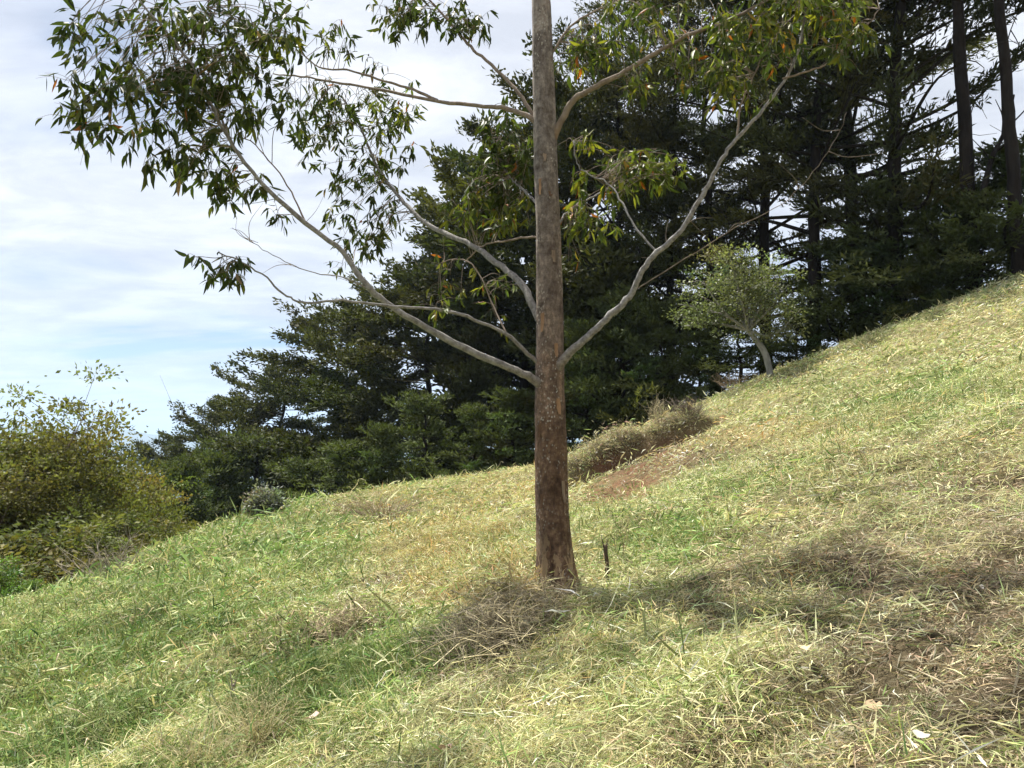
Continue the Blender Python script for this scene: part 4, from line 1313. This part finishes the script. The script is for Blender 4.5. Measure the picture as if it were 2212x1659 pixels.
fallen_leaf('white dead leaf on the brown thatch in the lower right corner', 1992, 1632, 0.05, (0.44, 0.41, 0.35), 1)
fallen_leaf('curled tan dead leaf left of the white leaf at lower right', 1890, 1560, 0.065, (0.38, 0.28, 0.17), 2)
fallen_leaf('pinkish dead leaf beside the green hollow in the foreground', 672, 1578, 0.10, (0.58, 0.42, 0.36), 3)
fallen_leaf('pinkish dead leaf at the bottom edge below the trunk', 960, 1648, 0.08, (0.58, 0.40, 0.32), 4)
fallen_leaf('pale dead leaf in the straw below the trunk', 1190, 1555, 0.06, (0.70, 0.64, 0.52), 5)
fallen_leaf('small white dead leaf near the right edge', 2118, 1300, 0.05, (0.74, 0.70, 0.62), 6)
fallen_leaf('small tan dead leaf in the right foreground', 1742, 1430, 0.06, (0.55, 0.42, 0.26), 7)

# ------------------------------------------------------------------ grass
class Tuft:
    def __init__(self):
        self.v, self.q, self.c, self.n = [], [], [], 0

    def add(self, v, q, c):
        self.v.append(np.asarray(v, float)); self.q.append(np.asarray(q) + self.n)
        self.c.append(np.broadcast_to(np.asarray(c, float), (len(v), 3))); self.n += len(v)

    def done(self):
        return np.concatenate(self.v), np.concatenate(self.q), np.concatenate(self.c)


def blade(tf, p0, d0, L, W, bend, rng, c, seg):
    side = unit(np.cross(d0, rng.normal(size=3)))
    up = np.array([0, 0, 1.0])
    curl = rng.normal(0, 0.25, 3)
    at = lambda t: p0 + d0 * L * t - up * (bend * L) * t ** 2 + curl * L * t ** 2 * 0.6
    lift = np.array([0, 0, 0.004])
    fl = lambda q: np.array([q[0], q[1], max(q[2], 0.004)])
    if seg == 1:
        m = fl(at(0.5))
        tf.add([p0, m - side * W * 0.5, fl(at(1.0)), m + side * W * 0.5], [[0, 1, 2, 3]], c)
    else:
        m = fl(at(0.55)); e = fl(at(1.0))
        tf.add([p0 - side * W * 0.4, p0 + side * W * 0.4, m - side * W * 0.45, m + side * W * 0.45, e - side * W * 0.08, e + side * W * 0.08],
               [[0, 1, 3, 2], [2, 3, 5, 4]], c)


def tuft(kind, seed, W, n, seg, ls=1.0, ra=0.085):
    rng = np.random.default_rng(seed)
    tf = Tuft()
    if kind == 'runner':
        a, e = rng.uniform(0, 6.28), rng.uniform(0.1, 0.6)
        d = np.array([math.cos(a) * math.cos(e), math.sin(a) * math.cos(e), math.sin(e)])
        L = rng.uniform(0.15, 0.42) * ls
        t = np.linspace(0, 1, 6)[:, None]
        pts = d * L * t + rng.normal(0, 0.4, 3) * L * t ** 2 - np.array([0, 0, 1]) * L * rng.uniform(0.3, 0.7) * t ** 2
        pts[:, 2] = np.maximum(pts[:, 2] + 0.02, 0.015)
        pts += rng.normal(0, 0.008, pts.shape)
        mbx = MB()
        tube(mbx, pts, np.linspace(W * 0.5, W * 0.3, 6), 3, cap=False)
        tf.add(mbx.v[0], mbx.q[0], np.ones(3) * math.exp(rng.normal(0.05, 0.15)))
        for _ in range(4):
            q = pts[rng.integers(2, 6)]
            blade(tf, q, unit(d * .4 + rng.normal(0, .5, 3) + [0, 0, .3]), rng.uniform(.03, .09), W, .3, rng, np.ones(3), seg)
        return tf.done()
    for _ in range(n):
        a = rng.uniform(0, 6.28)
        if kind == 'green':
            e = rng.uniform(0.55, 1.5); L = rng.uniform(0.05, 0.15); z = -0.01; be = rng.uniform(0.1, 0.6)
            c = math.exp(rng.normal(0, 0.24)) * np.array([1 + rng.normal(0, .14), 1, 1])
            if rng.random() < 0.10:
                c = np.array([2.4, 1.7, 2.8]) * math.exp(rng.normal(0, .2))
        elif kind == 'mat':
            e = abs(rng.normal(0.15, 0.5)); L = rng.uniform(0.035, 0.14); z = rng.uniform(0, 0.05); be = rng.uniform(0, 0.4)
            c = (np.array([0.5, 0.68, 0.42]) if rng.random() < 0.26 else np.ones(3)) * math.exp(rng.normal(0, 0.30))
        else:
            e = abs(rng.normal(0.05, 0.22)); L = rng.uniform(0.03, 0.11); z = rng.uniform(0, 0.025); be = rng.uniform(0, 0.2)
            c = np.ones(3) * math.exp(rng.normal(0, 0.42))
        d = np.array([math.cos(a) * math.cos(e), math.sin(a) * math.cos(e), math.sin(e)])
        p = np.array([rng.normal(0, ra), rng.normal(0, ra), z])
        blade(tf, p, d, L * ls, W * rng.uniform(0.7, 1.3), be, rng, c, seg)
    return tf.done()


LOD = {'n': (0.0042, 50, 2, 0.8, 0.085), 'm': (0.0055, 36, 1, 0.72, 0.10), 'f': (0.0092, 28, 1, 0.72, 0.12)}
TPL, KIND = [], {}
for lod, (W_, n_, seg_, ls_, ra_) in LOD.items():
    for kd, cnt in (('green', 5), ('mat', 7), ('litter', 5), ('runner', 10)):
        KIND[kd, lod] = (len(TPL), cnt)
        for s in range(cnt):
            TPL.append(tuft(kd, 1000 + len(TPL), W_ * (0.75 if kd == 'runner' and lod != 'n' else 1), n_, seg_ if kd in ('green', 'runner') else 1, ls_, ra_))

rg = np.random.default_rng(5)


def slope_frame(xx, yy, a):
    eps = 0.3
    nx_ = -(H(xx + eps, yy) - H(xx - eps, yy)) / (2 * eps)
    ny_ = -(H(xx, yy + eps) - H(xx, yy - eps)) / (2 * eps)
    nn = unit(np.stack([nx_, ny_, np.ones_like(nx_)], -1))
    t = np.stack([np.cos(a), np.sin(a), 0 * a], -1)
    ex = unit(t - nn * (t * nn).sum(-1, keepdims=True))
    return np.stack([ex, np.cross(nn, ex), nn], -1)


def scatter(n, y0, y1, lod, sc, runners):
    yy = np.sqrt(rg.uniform(y0 ** 2, y1 ** 2, n))
    xx = rg.uniform(-1, 1, n) * (0.70 * yy + 0.9)
    ok = ~((xx < -0.4 * yy) & (yy > 22)) & (yy < 31)
    xx, yy = xx[ok], yy[ok]
    n = len(xx)
    p = np.stack([xx, yy, H(xx, yy)], -1)
    u, v, f = proj(p)
    g, st, br, go, so = region_weights(u, v, xx, yy)
    r = rg.random(n)
    typ = np.where(r < g, 0, np.where(r < g + st, 1, np.where(r < g + st + br, 2, 3)))
    keep = (rg.random(n) > so * 0.93) & ((typ != 2) | (rg.random(n) < 0.7))
    hue = rg.normal(0, 1, (n, 2))
    col = np.stack([C_GREEN, C_STRAW, C_BROWN, C_GOLD])[typ] * np.exp(0.16 * hue[:, :1])
    col[:, 0] *= np.exp(0.10 * hue[:, 1])
    col = np.where(((typ == 0) & (g > 0.86))[:, None], col * np.array([0.72, 0.80, 0.75]), col)  # greenest zones darkened: shade of the deep grass put into blade colour
    mixg = np.clip(rg.normal(0.14, 0.2, n), 0, 0.6)[:, None]
    col = np.where((typ == 1)[:, None], col * (1 - mixg) + C_GREEN * 1.5 * mixg, col)
    # dry stalks in the green, a little green in the dry
    mixs_ = np.clip(rg.normal(0.10, 0.16, n), 0, 0.5)[:, None]
    col = np.where((typ == 0)[:, None], col * (1 - mixs_) + C_STRAW * mixs_, col)
    r2, r3 = rg.random(n), rg.random(n)
    kd = np.where(typ == 0, np.where(r2 < 0.72, 0, 1), np.where(typ == 1, 1, np.where(typ == 2, np.where(r2 < 0.65, 2, 1), np.where(r2 < 0.6, 0, 1))))
    run = r3 < runners * (1.25 - 0.95 * g)
    kd = np.where(run, 3, kd)
    col = np.where(run[:, None], C_STRAW * np.where(typ == 2, 0.9, 1.12)[:, None], col)
    names = ('green', 'mat', 'litter', 'runner')
    ind = np.zeros(n, int)
    for k in range(4):
        b0, c0 = KIND[names[k], lod]
        ind = np.where(kd == k, b0 + rg.integers(0, c0, n), ind)
    rot = slope_frame(xx, yy, rg.uniform(0, 6.28, n))
    col = col * np.exp(0.20 * pn(xx, yy, 0.7, 51) + 0.14 * pn(xx, yy, 2.6, 52))[:, None]
    size = sc * np.exp(rg.normal(0, 0.25, n) + 0.28 * pn(xx, yy, 0.8, 53)) * np.where(typ == 0, 1.0 + 0.45 * (g > 0.62), 1.0)
    return p[keep], rot[keep], size[keep], ind[keep], col[keep]


parts = [scatter(6000, 1.4, 6.2, 'n', 1.05, 0.12), scatter(11500, 6.2, 13.0, 'm', 1.25, 0.08), scatter(12000, 13.0, 28.5, 'f', 1.6, 0.05)]
# overhanging fringe on the lip of the bank
nf = 1700
fx = rg.uniform(BANK[0, 0] - 0.4, BANK[-1, 0] + 0.2, nf)
fy = np.interp(fx, BANK[:, 0], BANK[:, 1]) + rg.normal(0.08, 0.10, nf) - 0.42 * pn(fx, fx * 0, 1.3, 5)
fz = H(fx, fy)
fi = np.where(rg.random(nf) < .6, KIND['green', 'f'][0] + rg.integers(0, 5, nf), KIND['mat', 'f'][0] + rg.integers(0, 7, nf))
a1, a2 = np.where(rg.random(nf) < 0.55, rg.normal(0.3, 0.5, nf), rg.normal(1.7, 0.4, nf)), rg.uniform(0, 6.28, nf)
frot = np.zeros((nf, 3, 3))
for k in range(nf):
    frot[k] = np.array(Matrix.Rotation(a1[k], 3, 'X') @ Matrix.Rotation(a2[k], 3, 'Z'))
fcol = np.where((rg.random(nf) < 0.45 + 0.35 * pn(fx, fx * 0, 0.8, 43))[:, None], C_STRAW * 0.85, C_BROWN * 0.75) * np.exp(rg.normal(0, .3, (nf, 1)))
parts.append((np.stack([fx, fy, fz], -1), frot, rg.uniform(0.5, 1.1, nf) * np.exp(0.7 * pn(fx, fx * 0, 0.6, 41)), fi, fcol))
gp, grot, gs, gi, gcol = [np.concatenate([q[k] for q in parts]) for k in range(5)]
VV, QQ, CC, off = [], [], [], 0
for t_i, (tv, tq, tcx) in enumerate(TPL):
    sel = np.nonzero(gi == t_i)[0]
    if not len(sel):
        continue
    v_ = np.einsum('nij,vj->nvi', grot[sel] * gs[sel][:, None, None], tv) + gp[sel][:, None, :]
    VV.append(v_.reshape(-1, 3).astype(np.float32))
    CC.append((tcx[None] * gcol[sel][:, None, :]).reshape(-1, 3).astype(np.float32))
    QQ.append((tq[None] + (np.arange(len(sel)) * len(tv))[:, None, None] + off).reshape(-1, 4))
    off += len(sel) * len(tv)
gme2 = mesh_np('grass', np.concatenate(VV), np.concatenate(QQ), None, M_GRASS, np.clip(np.concatenate(CC), 0, 0.75))
grass = obj('grass', gme2, kind='stuff', label='uncut mix of green and straw coloured grass covering the hillside')

# ------------------------------------------------------------------ haze in the valley air
def add_haze():
    m = bpy.data.materials.new('haze_air')
    m.use_nodes = True
    n, l = m.node_tree.nodes, m.node_tree.links
    n.clear()
    pv = nd(n, 'ShaderNodeVolumePrincipled', inp={'Density': 0.00016, 'Anisotropy': 0.2})
    pv.inputs['Color'].default_value = (0.55, 0.74, 1.0, 1)
    out = nd(n, 'ShaderNodeOutputMaterial')
    l.new(pv.outputs[0], out.inputs['Volume'])
    x0, x1, y0, y1, z0, z1 = -9500, 9500, -100, 12600, -345, 420
    V = [(x, y, z) for z in (z0, z1) for y in (y0, y1) for x in (x0, x1)]
    Qh = [(0, 2, 3, 1), (4, 5, 7, 6), (0, 1, 5, 4), (2, 6, 7, 3), (0, 4, 6, 2), (1, 3, 7, 5)]
    obj('haze', mesh_np('haze', V, Qh, None, m), kind='stuff', label='pale blue air haze over the valley')


HAZE = True
if HAZE:
    add_haze()
